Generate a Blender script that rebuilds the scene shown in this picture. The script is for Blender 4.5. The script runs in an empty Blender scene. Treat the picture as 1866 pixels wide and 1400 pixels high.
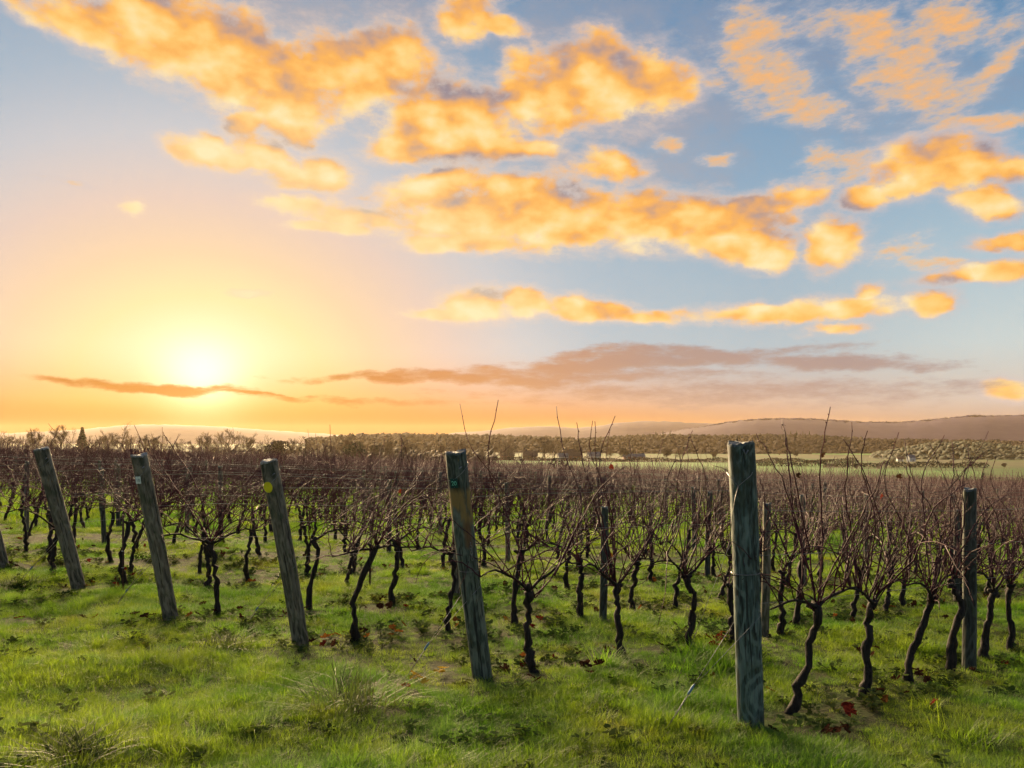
import bpy, bmesh, math, random
import numpy as np
from mathutils import Vector, Matrix

# ------------------------------------------------------------------ camera
SC = bpy.context.scene
EXPO = 2.3                   # exposed for the land
COL = SC.collection
W0, H0 = 1866.0, 1400.0
FPX = 1600.0                 # focal length in photograph pixels
HOR = 800.0                  # row of the true horizon
CAMH = 1.55
cd = bpy.data.cameras.new('camera')
cd.sensor_width = 36.0
cd.lens = 36.0 * FPX / W0
cd.shift_y = (HOR - H0 / 2) / W0
cd.clip_start = 0.05
cd.clip_end = 40000
cam = bpy.data.objects.new('camera', cd)
COL.objects.link(cam)
cam.location = (0, 0, CAMH)
cam.rotation_euler = (math.pi / 2, 0, 0)
SC.camera = cam
SC.view_settings.view_transform = 'Standard'
SC.view_settings.look = 'None'
SC.view_settings.exposure = EXPO
SC.view_settings.gamma = 1.0
SC.view_settings.use_curve_mapping = False
SC.cycles.use_denoising = True
SC.cycles.denoising_prefilter = 'NONE'     # keep the fine twigs and blades crisp
SC.cycles.denoising_quality = 'HIGH'
SC.cycles.denoising_input_passes = 'RGB_ALBEDO_NORMAL'
SC.cycles.max_bounces = 6
SC.cycles.diffuse_bounces = 2
SC.cycles.glossy_bounces = 2
SC.cycles.transmission_bounces = 4
SC.cycles.transparent_max_bounces = 8
SC.cycles.volume_bounces = 0
SC.cycles.sample_clamp_indirect = 4.0
SC.cycles.caustics_reflective = False
SC.cycles.caustics_refractive = False

# sun direction (low, front left, behind the vines)
SUN_AZ = math.atan((368 - 933) / FPX)          # to the left of the view axis
SUN_EL = math.radians(13.0)
SUN_DIR = Vector((math.sin(SUN_AZ) * math.cos(SUN_EL), math.cos(SUN_AZ) * math.cos(SUN_EL), math.sin(SUN_EL)))
sl = bpy.data.lights.new('sun', 'SUN')
sl.energy = 5.0
sl.color = (1.0, 0.71, 0.39)
sl.angle = math.radians(34)   # veiled by haze: the whole bright aureole lights the place
so = bpy.data.objects.new('sun', sl)
COL.objects.link(so)
so.location = (-30, 60, 30)
so.rotation_euler = SUN_DIR.to_track_quat('Z', 'Y').to_euler()


# ------------------------------------------------------------------ node helper
def srgb(r, g, b):
    def f(c):
        c /= 255.0
        return c / 12.92 if c <= 0.04045 else ((c + 0.055) / 1.055) ** 2.4
    return (f(r), f(g), f(b), 1.0)


class NT:
    """small expression builder over a node tree"""
    def __init__(self, tree):
        self.t = tree

    def node(self, typ, **kw):
        n = self.t.nodes.new(typ)
        for k, v in kw.items():
            setattr(n, k, v)
        return n

    def put(self, sock, v):
        if isinstance(v, bpy.types.NodeSocket):
            self.t.links.new(v, sock)
        elif v is not None:
            sock.default_value = v

    def m(self, op, a, b=None, c=None, clamp=False):
        n = self.node('ShaderNodeMath', operation=op, use_clamp=clamp)
        self.put(n.inputs[0], a)
        if b is not None:
            self.put(n.inputs[1], b)
        if c is not None:
            self.put(n.inputs[2], c)
        return n.outputs[0]

    def add(self, a, b): return self.m('ADD', a, b)
    def sub(self, a, b): return self.m('SUBTRACT', a, b)
    def mul(self, a, b): return self.m('MULTIPLY', a, b)
    def mad(self, a, b, c): return self.m('MULTIPLY_ADD', a, b, c)

    def smooth(self, x, lo, hi, a=0.0, b=1.0):
        n = self.node('ShaderNodeMapRange', interpolation_type='SMOOTHSTEP')
        self.put(n.inputs[0], x); self.put(n.inputs[1], lo); self.put(n.inputs[2], hi)
        self.put(n.inputs[3], a); self.put(n.inputs[4], b)
        return n.outputs[0]

    def lin(self, x, lo, hi, a=0.0, b=1.0):
        n = self.node('ShaderNodeMapRange')
        self.put(n.inputs[0], x); self.put(n.inputs[1], lo); self.put(n.inputs[2], hi)
        self.put(n.inputs[3], a); self.put(n.inputs[4], b)
        return n.outputs[0]

    def ramp(self, x, stops, interp='EASE'):
        n = self.node('ShaderNodeValToRGB')
        n.color_ramp.interpolation = interp
        e = n.color_ramp.elements
        while len(e) > 1:
            e.remove(e[-1])
        e[0].position, e[0].color = stops[0]
        for p, c in stops[1:]:
            k = e.new(p); k.color = c
        self.put(n.inputs[0], x)
        return n.outputs[0]

    def mix(self, f, a, b, blend='MIX'):
        n = self.node('ShaderNodeMix', data_type='RGBA', blend_type=blend)
        self.put(n.inputs[0], f); self.put(n.inputs[6], a); self.put(n.inputs[7], b)
        return n.outputs[2]

    def noise(self, vec, scale, detail=4.0, rough=0.55, dist=0.0, dim='3D', w=None):
        n = self.node('ShaderNodeTexNoise', noise_dimensions=dim)
        self.put(n.inputs['Vector'], vec)
        n.inputs['Scale'].default_value = scale
        n.inputs['Detail'].default_value = detail
        n.inputs['Roughness'].default_value = rough
        n.inputs['Distortion'].default_value = dist
        if w is not None:
            n.inputs['W'].default_value = w
        return n.outputs[0]

    def comb(self, x, y, z):
        n = self.node('ShaderNodeCombineXYZ')
        self.put(n.inputs[0], x); self.put(n.inputs[1], y); self.put(n.inputs[2], z)
        return n.outputs[0]

    def sep(self, v):
        n = self.node('ShaderNodeSeparateXYZ')
        self.put(n.inputs[0], v)
        return n.outputs

    def vscale(self, v, s):
        n = self.node('ShaderNodeVectorMath', operation='MULTIPLY')
        self.put(n.inputs[0], v); n.inputs[1].default_value = s
        return n.outputs[0]


def px_dir(x, y):
    """direction angles (azimuth, elevation) of a point of the sky"""
    u, v = (x - W0 / 2) / FPX, (HOR - y) / FPX
    return math.atan(u), math.atan2(v, math.hypot(1, u))


# ------------------------------------------------------------------ sky
# clouds: centre x, y, half width, half height, tilt in degrees (clockwise), weight
CUMULUS = [
    (140, 28, 120, 40, 8, 1), (300, 55, 150, 75, 12, 1), (420, 105, 130, 80, 22, 1), (520, 160, 110, 80, 5, 1), (640, 125, 120, 75, 0, 1),
    (705, 105, 90, 55, 15, .95), (530, 215, 75, 42, 0, 1), (455, 225, 45, 28, 0, .9), (548, 245, 42, 24, 0, .9), (640, 190, 60, 26, 0, .7),
    (790, 215, 118, 78, 5, 1), (735, 265, 62, 34, 0, .95), (885, 228, 60, 60, 0, .85), (850, 30, 66, 40, -25, .9), (912, 45, 52, 18, 12, .8),
    (1085, 155, 150, 70, 0, 1), (1090, 105, 60, 50, 0, .85), (1185, 150, 80, 42, 10, .9), (955, 115, 30, 28, 0, .7), (965, 175, 60, 48, 0, .9),
    (1010, 215, 62, 28, 0, .8), (960, 270, 80, 22, 0, .7), (395, 280, 84, 28, 4, 1), (475, 288, 66, 33, 8, 1), (595, 316, 60, 33, 0, 1), (530, 318, 50, 26, 0, .9),
    (555, 378, 90, 20, 3, .8), (650, 395, 95, 22, 3, .8), (620, 420, 100, 11, 0, .65), (790, 345, 105, 32, -18, .95), (855, 400, 150, 44, 0, 1),
    (1000, 395, 220, 56, 3, 1), (1170, 400, 210, 52, 5, 1), (1110, 308, 66, 32, 8, .8), (960, 350, 130, 40, 0, .9), (1310, 400, 150, 40, 0, .95),
    (1410, 368, 110, 26, -4, .9), (1335, 440, 110, 38, 8, 1), (1405, 462, 62, 28, 0, .95), (1515, 440, 58, 50, 0, 1), (840, 438, 125, 18, 0, .95),
    (868, 556, 66, 32, 0, .95), (960, 552, 64, 26, 4, .9), (1055, 562, 95, 24, 6, .85), (1200, 574, 85, 13, 0, .7), (800, 580, 70, 12, 0, .6),
    (1400, 566, 130, 20, 0, .85), (1550, 567, 150, 20, 0, .9), (1695, 556, 55, 26, 0, .95), (1530, 600, 56, 12, 0, .75), (1588, 541, 26, 18, 0, .7),
    (1725, 300, 130, 50, 8, 1), (1660, 335, 76, 30, 0, .9), (1580, 362, 52, 26, 0, .9), (1800, 372, 70, 28, 20, .9), (1850, 310, 50, 26, -10, .9),
    (1790, 495, 120, 20, -6, .85), (1855, 438, 86, 17, 0, .85), (1830, 716, 48, 20, -6, .75), (242, 373, 20, 10, 0, .7), (455, 531, 32, 6, -5, .6),
    (60, 20, 60, 22, 10, .7),
]
WISPS = [
    (1370, 75, 70, 70, 0, 1), (1400, 140, 110, 62, 30, 1), (1470, 192, 120, 30, 14, .9), (1590, 62, 90, 50, 28, 1), (1650, 140, 120, 62, 38, 1),
    (1720, 40, 84, 48, 10, 1), (1735, 165, 70, 30, 0, .8), (1800, 140, 100, 20, -34, .9), (1800, 224, 120, 15, 4, .9), (1690, 236, 80, 11, -18, .8),
    (1690, 482, 95, 18, 14, .8), (1650, 458, 66, 28, 0, .6), (1220, 262, 30, 16, 12, .8), (1300, 286, 32, 12, 0, .8), (1492, 296, 40, 26, 0, .7),
    (1560, 306, 46, 11, 0, .7), (1290, 150, 60, 20, 10, .6), (1560, 300, 90, 34, 0, .5), (1500, 40, 60, 40, 0, .5), (1860, 60, 60, 40, 0, .5),
    (1480, 345, 90, 20, 0, .5), (700, 360, 60, 14, 0, .5), (100, 332, 60, 6, 0, .5),
]
VEIL = [
    (1200, 205, 170, 60, 0, .9), (560, 25, 170, 55, 0, .8), (1080, 50, 190, 60, 0, .7), (1430, 70, 260, 110, 0, .75), (1650, 170, 230, 90, 0, .8),
    (1220, 300, 120, 55, 0, .6), (930, 250, 130, 50, 0, .6), (720, 40, 120, 50, 0, .7), (1010, 290, 110, 36, 0, .6),
]
STRATUS = [
    (1140, 664, 330, 17, -3, 1), (860, 686, 260, 10, -1, .9), (1260, 648, 170, 16, 3, .9), (1500, 662, 210, 14, 2, .9), (1240, 632, 50, 9, 0, .7),
    (270, 702, 170, 9, 2, 1), (450, 716, 90, 3.5, 3, .8), (1350, 720, 430, 22, 0, .5), (1000, 690, 300, 12, 0, .7), (620, 728, 220, 5, 2, .4), (1060, 650, 120, 12, -4, .8),
]

world = bpy.data.worlds.new('World')
SC.world = world
world.use_nodes = True
wt = world.node_tree
wt.nodes.clear()



D2R = math.pi / 180
SKY_K = 2 ** -EXPO
T = NT(wt)
tc = T.node('ShaderNodeTexCoord')
dx, dy, dz = T.sep(tc.outputs['Generated'])
AZ = T.m('ARCTAN2', dx, dy)
EL = T.m('ARCSINE', dz)

# clear sky: colour by height above the horizon
eld = T.m('MULTIPLY', T.m('ABSOLUTE', EL), 1 / (40 * D2R), clamp=True)
blue = T.ramp(eld, [(0.0, srgb(214, 198, 182)), (.06, srgb(205, 208, 205)), (.14, srgb(196, 211, 215)), (.26, srgb(172, 197, 211)),
                    (.40, srgb(134, 172, 201)), (.58, srgb(92, 141, 182)), (.75, srgb(74, 121, 166)), (1.0, srgb(66, 110, 158))], 'LINEAR')
nish = T.node('ShaderNodeTexSky', sky_type='NISHITA', sun_disc=False, sun_elevation=SUN_EL, sun_rotation=SUN_AZ % (2 * math.pi),
              altitude=60.0, air_density=1.2, dust_density=2.5, ozone_density=1.0)
nsc = T.vscale(nish.outputs[0], (.1, .1, .1))
base = T.mix(.12, blue, nsc)
# warm aureole round the sun
SEL = math.atan((HOR - 690) / math.hypot(FPX, 565))
da = T.sub(AZ, SUN_AZ); de = T.sub(EL, SEL)
r = T.m('SQRT', T.mad(T.mul(da, da), .50, T.mul(de, de)))       # wider than high
rd = T.m('DIVIDE', r, 40 * D2R)
aur = T.ramp(rd, [(0.0, srgb(255, 250, 220)), (.06, srgb(255, 243, 196)), (.125, srgb(254, 230, 170)), (.19, srgb(248, 212, 170)), (.27, srgb(230, 202, 186)),
                  (.36, srgb(200, 197, 201)), (.45, srgb(166, 182, 198)), (.56, srgb(142, 167, 190)), (.75, srgb(118, 150, 180)), (1.0, srgb(110, 150, 184))], 'LINEAR')
aurf = T.ramp(rd, [(0.0, (1, 1, 1, 1)), (.22, (.95, .95, .95, 1)), (.40, (.75, .75, .75, 1)), (.60, (.5, .5, .5, 1)), (.9, (0, 0, 0, 1))], 'EASE')
sky = T.mix(aurf, base, aur)
# warm band along the horizon; most of its glow comes from the haze in front of it
azs = T.m('ABSOLUTE', da)
bandc = T.ramp(T.m('DIVIDE', azs, 70 * D2R), [(0.0, srgb(244, 172, 40)), (.07, srgb(240, 164, 36)), (.17, srgb(232, 148, 40)), (.32, srgb(224, 146, 78)),
                                             (.48, srgb(206, 160, 132)), (.64, srgb(196, 174, 162)), (1.0, srgb(176, 176, 180))], 'LINEAR')
bandf = T.mul(T.smooth(EL, 0.3 * D2R, 6.0 * D2R, .97, 0.0), T.smooth(azs, 30 * D2R, 75 * D2R, 1.0, .45))
sky = T.mix(bandf, sky, bandc)
low = T.ramp(T.m('DIVIDE', azs, 70 * D2R), [(0.0, srgb(150, 62, 0)), (.2, srgb(140, 54, 0)), (.4, srgb(150, 84, 50)), (.7, srgb(150, 120, 112)), (1.0, srgb(150, 146, 150))], 'LINEAR')
sky = T.mix(T.smooth(EL, .4 * D2R, 2.6 * D2R, .85, 0.0), sky, low)
# glare of the sun itself, seen through thin cloud
r2s = T.mad(T.mul(da, da), .85, T.mul(de, de))
def gauss(sig, col):
    e = T.m('EXPONENT', T.mul(r2s, -1.0 / (2 * (sig * D2R) ** 2)))
    return T.mix(e, (0, 0, 0, 1), col)
sky = T.mix(1.0, sky, gauss(1.5, (.7, .62, .42, 1)), 'ADD')
sky = T.mix(1.0, sky, gauss(4.2, (.08, .06, .02, 1)), 'ADD')
warm = T.smooth(r, 8 * D2R, 40 * D2R, 1.0, 0.0)
nearsun = T.smooth(r, 5 * D2R, 20 * D2R, .8, 0.0)
GROUNDC = (.12, .12, .09, 1)


def box_of(b, grow):
    x, y, rx, ry, rot, amp = b
    a0, e0 = px_dir(x, y)
    k = math.cos(a0)
    sx, sy = rx * k * k / FPX, ry * k / FPX
    th = -math.radians(rot)
    ca, sa = math.cos(th), math.sin(th)
    hw = math.hypot(sx * ca, sy * sa) * grow + .022
    hh = math.hypot(sx * sa, sy * ca) * grow + .016
    return a0, e0, sx, sy, ca, sa, hw, hh


def new_group(name, ins, outs):
    g = bpy.data.node_groups.new(name, 'ShaderNodeTree')
    for n, t in ins:
        g.interface.new_socket(n, in_out='INPUT', socket_type=t)
    for n, t in outs:
        g.interface.new_socket(n, in_out='OUTPUT', socket_type=t)
    q = NT(g)
    return g, q, q.node('NodeGroupInput').outputs, q.node('NodeGroupOutput').inputs


VEC, FLO, RGB, SHD = 'NodeSocketVector', 'NodeSocketFloat', 'NodeSocketColor', 'NodeSocketShader'
blob_g, q, gi, go = new_group('soft_ellipse', [('p', VEC), ('A', VEC), ('B', VEC), ('amp', FLO), ('k', FLO), ('acc', FLO)], [('d', FLO)])
du = q.node('ShaderNodeVectorMath', operation='DOT_PRODUCT'); q.put(du.inputs[0], gi[0]); q.put(du.inputs[1], gi[1])
dv = q.node('ShaderNodeVectorMath', operation='DOT_PRODUCT'); q.put(dv.inputs[0], gi[0]); q.put(dv.inputs[1], gi[2])
qq = q.mad(du.outputs['Value'], du.outputs['Value'], q.mul(dv.outputs['Value'], dv.outputs['Value']))
q.put(go[0], q.m('SMOOTH_MAX', gi[5], q.mad(qq, gi[4], gi[3]), .3))


def field(Q, blobs, cell, p3, kq):
    """smooth union of soft ellipses that reach into one cell of the sky; p3 = (az, el, 1) vectors, one result each"""
    out = [None] * len(p3)
    for b in blobs:
        a0, e0, sx, sy, ca, sa, hw, hh = box_of(b, 1.75)
        if a0 + hw < cell[0] or a0 - hw > cell[1] or e0 + hh < cell[2] or e0 - hh > cell[3]:
            continue
        for i, p in enumerate(p3):
            n = Q.node('ShaderNodeGroup'); n.node_tree = blob_g
            Q.put(n.inputs[0], p)
            n.inputs[1].default_value = (ca / sx, sa / sx, -(a0 * ca + e0 * sa) / sx)
            n.inputs[2].default_value = (-sa / sy, ca / sy, (a0 * sa - e0 * ca) / sy)
            n.inputs[3].default_value = b[5]
            n.inputs[4].default_value = -b[5] * kq
            Q.put(n.inputs[5], -1.5 if out[i] is None else out[i])
            out[i] = n.outputs[0]
    return out if out[0] is not None else None


def noise_col(T, p, scale, detail, rough=.55):
    n = T.node('ShaderNodeTexNoise'); T.put(n.inputs['Vector'], p)
    n.inputs['Scale'].default_value = scale; n.inputs['Detail'].default_value = detail; n.inputs['Roughness'].default_value = rough
    return T.sep(n.outputs['Color'])


TOW = (-.014, -.022)        # towards the light


def cloudy(cell):
    """background of one cell of the sky with its clouds"""
    g, T, gi, go = new_group('sky_cell', [('az', FLO), ('el', FLO), ('sky', RGB), ('warm', FLO), ('nearsun', FLO), ('azs', FLO)], [('shader', SHD)])
    AZ, EL, s, warm, nearsun, azs = gi[0], gi[1], gi[2], gi[3], gi[4], gi[5]
    pc = T.comb(AZ, T.mul(EL, 1.5), 3.1)
    wn = noise_col(T, pc, 12.0, 5.0)
    wa = T.sub(wn[0], .5); we = T.sub(wn[1], .5)
    az1 = T.mad(wa, .050, AZ); el1 = T.mad(we, .034, EL)
    p1 = T.comb(az1, el1, 1.0)
    fine = T.noise(pc, 30.0, 8.0, .61)
    broad = wn[2]
    f = field(T, VEIL, cell, [p1], .6)
    if f:
        dV = T.add(f[0], T.mul(T.sub(fine, .5), 1.5))
        s = T.mix(T.mul(T.smooth(dV, -.1, 1.1), .60), s, T.mix(warm, srgb(136, 150, 174), srgb(204, 178, 164)))
    f = field(T, WISPS, cell, [p1], .8)
    if f:
        pw = T.comb(T.mad(EL, .5, AZ), T.mad(AZ, -.35, T.mul(EL, 2.6)), 7.7)
        fw = T.noise(pw, 34.0, 8.0, .66)
        dW = T.add(f[0], T.mad(T.sub(fw, .5), 3.0, T.mul(T.sub(broad, .5), .8)))
        wc = T.ramp(T.smooth(dW, .0, 1.3), [(0, srgb(196, 196, 202)), (.25, srgb(222, 202, 190)), (.55, srgb(244, 200, 150)), (1, srgb(252, 184, 106))], 'LINEAR')
        s = T.mix(T.mul(T.smooth(dW, -.35, 1.55), .92), s, wc)
    p2 = T.comb(T.add(az1, TOW[0]), T.add(el1, TOW[1]), 1.0)
    f = field(T, CUMULUS, cell, [p1, p2], .85)
    if f:
        pc2 = T.comb(T.add(AZ, TOW[0]), T.mul(T.add(EL, TOW[1]), 1.5), 3.1)
        soft1 = T.noise(pc, 20.0, 2.5, .5)
        soft2 = T.noise(pc2, 20.0, 2.5, .5)
        dC = T.add(f[0], T.mad(T.sub(fine, .5), 1.9, T.mad(broad, .9, -.35)))
        grad = T.m('MINIMUM', T.m('MAXIMUM', T.sub(f[0], f[1]), -.55), .50)
        lit = T.mad(T.sub(soft1, soft2), 1.9, T.mul(grad, .62))
        lit = T.mad(T.sub(fine, .5), .8, lit)
        body = T.ramp(T.mad(lit, .62, .46), [(0.0, srgb(146, 136, 148)), (.16, srgb(180, 152, 144)), (.30, srgb(226, 168, 114)), (.43, srgb(249, 180, 92)), (.55, srgb(254, 196, 108)),
                                           (.70, srgb(255, 212, 134)), (.95, srgb(255, 232, 178))], 'LINEAR')
        edge = T.mix(warm, srgb(232, 204, 188), srgb(254, 222, 182))
        body = T.mix(T.smooth(dC, .80, .0, 0.0, .75), body, edge)
        body = T.mix(nearsun, body, srgb(255, 238, 196))
        # thin torn veil round every cloud, then the cloud itself
        tear = T.noise(T.comb(T.mad(EL, .6, AZ), T.mul(EL, 2.4), 9.4), 46.0, 7.0, .66)
        halo = T.add(dC, T.mul(T.sub(tear, .5), 1.8))
        s = T.mix(T.mul(T.smooth(halo, -.75, .55), .50), s, T.mix(warm, srgb(196, 188, 194), srgb(244, 212, 184)))
        s = T.mix(T.smooth(T.mad(T.sub(tear, .5), .7, dC), -.02, .78), s, body)
    f = field(T, STRATUS, cell, [p1], .6)
    if f:
        ps = T.comb(AZ, T.mul(EL, 4.0), 5.2)
        dS = T.add(f[0], T.mul(T.sub(T.noise(ps, 26.0, 7.0, .64), .5), 2.2))
        c = T.ramp(T.m('DIVIDE', azs, 60 * D2R), [(0, srgb(214, 132, 24)), (.12, srgb(196, 112, 22)), (.3, srgb(198, 134, 86)), (.5, srgb(166, 136, 128)),
                                                  (.75, srgb(160, 140, 140)), (1, srgb(158, 150, 156))], 'LINEAR')
        s = T.mix(T.mul(T.smooth(dS, -.15, .9), .9), s, c)
    b = T.node('ShaderNodeBackground'); T.put(b.inputs[0], s); b.inputs[1].default_value = SKY_K
    T.put(go[0], b.outputs[0])
    return g


def pick(sock, at, below, above):
    n = T.node('ShaderNodeMixShader')
    T.put(n.inputs[0], T.m('GREATER_THAN', sock, at))
    wt.links.new(below, n.inputs[1]); wt.links.new(above, n.inputs[2])
    return n.outputs[0]


AZC = [-33, -21, -10, 1, 11, 21, 33]
ELC = [-.5, 4.2, 9.5, 14, 18.5, 29]


CELLS = {(c, e): cloudy((AZC[c] * D2R, AZC[c + 1] * D2R, ELC[e] * D2R, ELC[e + 1] * D2R)) for c in range(6) for e in range(5)}


def columns(a0, a1):
    if a1 - a0 == 1:
        return rows(a0, 0, len(ELC) - 1)
    k = (a0 + a1) // 2
    return pick(AZ, AZC[k] * D2R, columns(a0, k), columns(k, a1))


def rows(col, e0, e1):
    if e1 - e0 == 1:
        n = T.node('ShaderNodeGroup'); n.node_tree = CELLS[col, e0]
        for i, v in enumerate((AZ, EL, sky, warm, nearsun, azs)):
            T.put(n.inputs[i], v)
        return n.outputs[0]
    k = (e0 + e1) // 2
    return pick(EL, ELC[k] * D2R, rows(col, e0, k), rows(col, k, e1))


# the rest of the sky: the same broken cloud goes on all round
pn = T.comb(AZ, T.mul(EL, 1.5), 11.0)
far_c = T.mul(T.smooth(T.noise(pn, 6.0, 5.0, .58), .50, .66), T.smooth(EL, 2 * D2R, 9 * D2R))
rest = T.mix(T.mul(far_c, .8), sky, T.mix(.5, srgb(244, 186, 120), srgb(206, 170, 150)))
rest = T.mix(T.smooth(EL, -.4 * D2R, -2.5 * D2R), rest, GROUNDC)
rb = T.node('ShaderNodeBackground'); T.put(rb.inputs[0], rest); rb.inputs[1].default_value = SKY_K
view = T.mul(T.m('LESS_THAN', T.m('ABSOLUTE', AZ), 33 * D2R), T.m('COMPARE', EL, 14.25 * D2R, 14.75 * D2R))
wm = T.node('ShaderNodeMixShader')
T.put(wm.inputs[0], view)
wt.links.new(rb.outputs[0], wm.inputs[1])
wt.links.new(columns(0, len(AZC) - 1), wm.inputs[2])
wo = T.node('ShaderNodeOutputWorld')
wt.links.new(wm.outputs[0], wo.inputs[0])
world.cycles.sampling_method = 'MANUAL'
world.cycles.sample_map_resolution = 512

# ------------------------------------------------------------------ ground shape
A_T, B_T = .035, .025          # the vineyard falls gently to the right and away


def sstep(x, a, b):
    t = np.clip((np.asarray(x, float) - a) / (b - a), 0, 1)
    return t * t * (3 - 2 * t)


def ground_z(X, Y):
    X = np.asarray(X, float); Y = np.asarray(Y, float)
    xe = 90 * np.tanh(X / 90)
    ye = np.where(Y < 0, 25 * np.tanh(Y / 25), Y)
    near = -A_T * xe - B_T * np.minimum(ye, 200)
    D = np.hypot(X, Y)
    far = -8.2 - .010 * xe - .0012 * np.clip(D - 300, 0, 900)
    w = sstep(D, 78, 210) * sstep(Y, 0, 60)
    z = near * (1 - w) + far * w
    b = .030 * np.sin(X * 1.31 + 1.3 * np.sin(Y * .53)) * np.sin(Y * .97 + .8) + .018 * np.sin(X * 2.7 + Y * 1.9 + 1.1) + .014 * np.sin(Y * 3.3 - X * 2.2)
    return z + b * (1 - sstep(D, 25, 60))


def gz(x, y):
    return float(ground_z(x, y))


def ground_at(px, py):
    """the place on the ground that one sees towards a given direction"""
    u, v = (px - W0 / 2) / FPX, (HOR - py) / FPX
    lo, hi = 1.0, 1.0
    while hi < 3000 and CAMH + v * hi > gz(u * hi, hi):
        lo = hi; hi *= 1.06
    for _ in range(40):
        m = (lo + hi) / 2
        if CAMH + v * m > gz(u * m, m):
            lo = m
        else:
            hi = m
    return np.array([u * hi, hi, gz(u * hi, hi)])


# ------------------------------------------------------------------ mesh helpers
class MB:
    """collects triangles and quads of one mesh"""
    def __init__(self):
        self.v = []; self.f = []; self.n = 0; self.mi = []

    def add(self, verts, faces, mi=0):
        self.v.append(np.asarray(verts, float).reshape(-1, 3))
        for f in faces:
            self.f.append([i + self.n for i in f])
            self.mi.append(mi)
        self.n += len(self.v[-1])

    def tube(self, pts, rad, sides=6, cap=True, wob=0.0, rng=None, mi=0):
        P = np.asarray(pts, float); n = len(P)
        R = np.broadcast_to(np.asarray(rad, float), (n,))
        tan = np.gradient(P, axis=0)
        tan /= np.maximum(np.linalg.norm(tan, axis=1, keepdims=True), 1e-9)
        ref = np.array([1., 0, 0]) if abs(tan[0][0]) < .9 else np.array([0, 1., 0])
        vs = []
        u = ref - tan[0] * ref.dot(tan[0]); u /= np.linalg.norm(u)
        ang = np.arange(sides) * 2 * math.pi / sides
        for i in range(n):
            u = u - tan[i] * u.dot(tan[i])
            l = np.linalg.norm(u)
            u = u / l if l > 1e-6 else np.array([0, 0, 1.])
            w = np.cross(tan[i], u)
            rr = np.full(sides, R[i])
            if wob:
                rr = rr * (1 + wob * rng.uniform(-1, 1, sides))
            vs.append(P[i] + np.outer(np.cos(ang) * rr, u) + np.outer(np.sin(ang) * rr, w))
        fs = []
        for i in range(n - 1):
            for k in range(sides):
                a = i * sides + k; b = i * sides + (k + 1) % sides
                fs.append((a, b, b + sides, a + sides))
        if cap:
            fs.append(tuple(range((n - 1) * sides, n * sides)))
            fs.append(tuple(range(sides - 1, -1, -1)))
        self.add(np.concatenate(vs), fs, mi)

    def box(self, c, s, rot=None, mi=0):
        c = np.asarray(c, float); s = np.asarray(s, float) / 2
        v = np.array([[x, y, z] for z in (-1, 1) for y in (-1, 1) for x in (-1, 1)], float) * s
        if rot is not None:
            v = v @ np.asarray(rot).T
        self.add(v + c, [(0, 2, 3, 1), (4, 5, 7, 6), (0, 1, 5, 4), (2, 6, 7, 3), (0, 4, 6, 2), (1, 3, 7, 5)], mi)

    def mesh(self, name, mats, smooth=True):
        me = bpy.data.meshes.new(name)
        me.from_pydata(np.concatenate(self.v).tolist() if self.v else [], [], self.f)
        for m in (mats if isinstance(mats, (list, tuple)) else [mats]):
            me.materials.append(m)
        if smooth:
            me.polygons.foreach_set('use_smooth', [True] * len(me.polygons))
        if any(self.mi):
            me.polygons.foreach_set('material_index', self.mi)
        me.update()
        return me


def obj(name, me, parent=None, loc=None, rot=None):
    o = bpy.data.objects.new(name, me)
    COL.objects.link(o)
    if parent is not None:
        o.parent = parent
    if loc is not None:
        o.location = loc
    if rot is not None:
        o.rotation_euler = rot
    return o


def tag(o, label=None, cat=None, group=None, kind=None):
    for k, v in (('label', label), ('category', cat), ('group', group), ('kind', kind)):
        if v:
            o[k] = v
    return o


def thing(name, label, cat, loc, rotz=0.0, group=None):
    o = obj(name, None, None, loc, (0, 0, rotz))
    o.empty_display_size = .1
    return tag(o, label, cat, group)


def big_mesh(name, V, F, mat, smooth=False):
    """fast path for one large triangle or quad mesh from arrays"""
    me = bpy.data.meshes.new(name)
    V = np.asarray(V, np.float32); F = np.asarray(F, np.int32)
    k = F.shape[1]
    me.vertices.add(len(V)); me.vertices.foreach_set('co', V.ravel())
    me.loops.add(F.size); me.loops.foreach_set('vertex_index', F.ravel())
    me.polygons.add(len(F))
    me.polygons.foreach_set('loop_start', np.arange(0, F.size, k, dtype=np.int32))
    if smooth:
        me.polygons.foreach_set('use_smooth', np.ones(len(F), bool))
    me.update(calc_edges=True)
    me.materials.append(mat)
    return me


# ------------------------------------------------------------------ materials
def material(name):
    m = bpy.data.materials.new(name)
    m.use_nodes = True
    t = m.node_tree
    b = t.nodes['Principled BSDF']
    return m, NT(t), b


def pos(T, obj_space=False):
    if obj_space:
        return T.node('ShaderNodeTexCoord').outputs['Object']
    return T.node('ShaderNodeNewGeometry').outputs['Position']


def bump(T, b, h, strength=.4, dist=.01):
    n = T.node('ShaderNodeBump')
    n.inputs['Strength'].default_value = strength
    n.inputs['Distance'].default_value = dist
    T.put(n.inputs['Height'], h)
    T.put(b.inputs['Normal'], n.outputs[0])


def rgb(*c):
    return (c[0], c[1], c[2], 1.0)


def simple_mat(name, c1, c2, scale=6.0, rough=.8, obj_space=False, stretch=(1, 1, 1), bmp=0.0, spec=.3, metal=0.0):
    m, T, b = material(name)
    p = T.vscale(pos(T, obj_space), stretch)
    n = T.noise(p, scale, 5.0, .6)
    T.put(b.inputs['Base Color'], T.mix(T.smooth(n, .35, .65), rgb(*c1), rgb(*c2)))
    b.inputs['Roughness'].default_value = rough
    b.inputs['Specular IOR Level'].default_value = spec
    b.inputs['Metallic'].default_value = metal
    if bmp:
        bump(T, b, n, bmp, .01)
    return m


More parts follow.
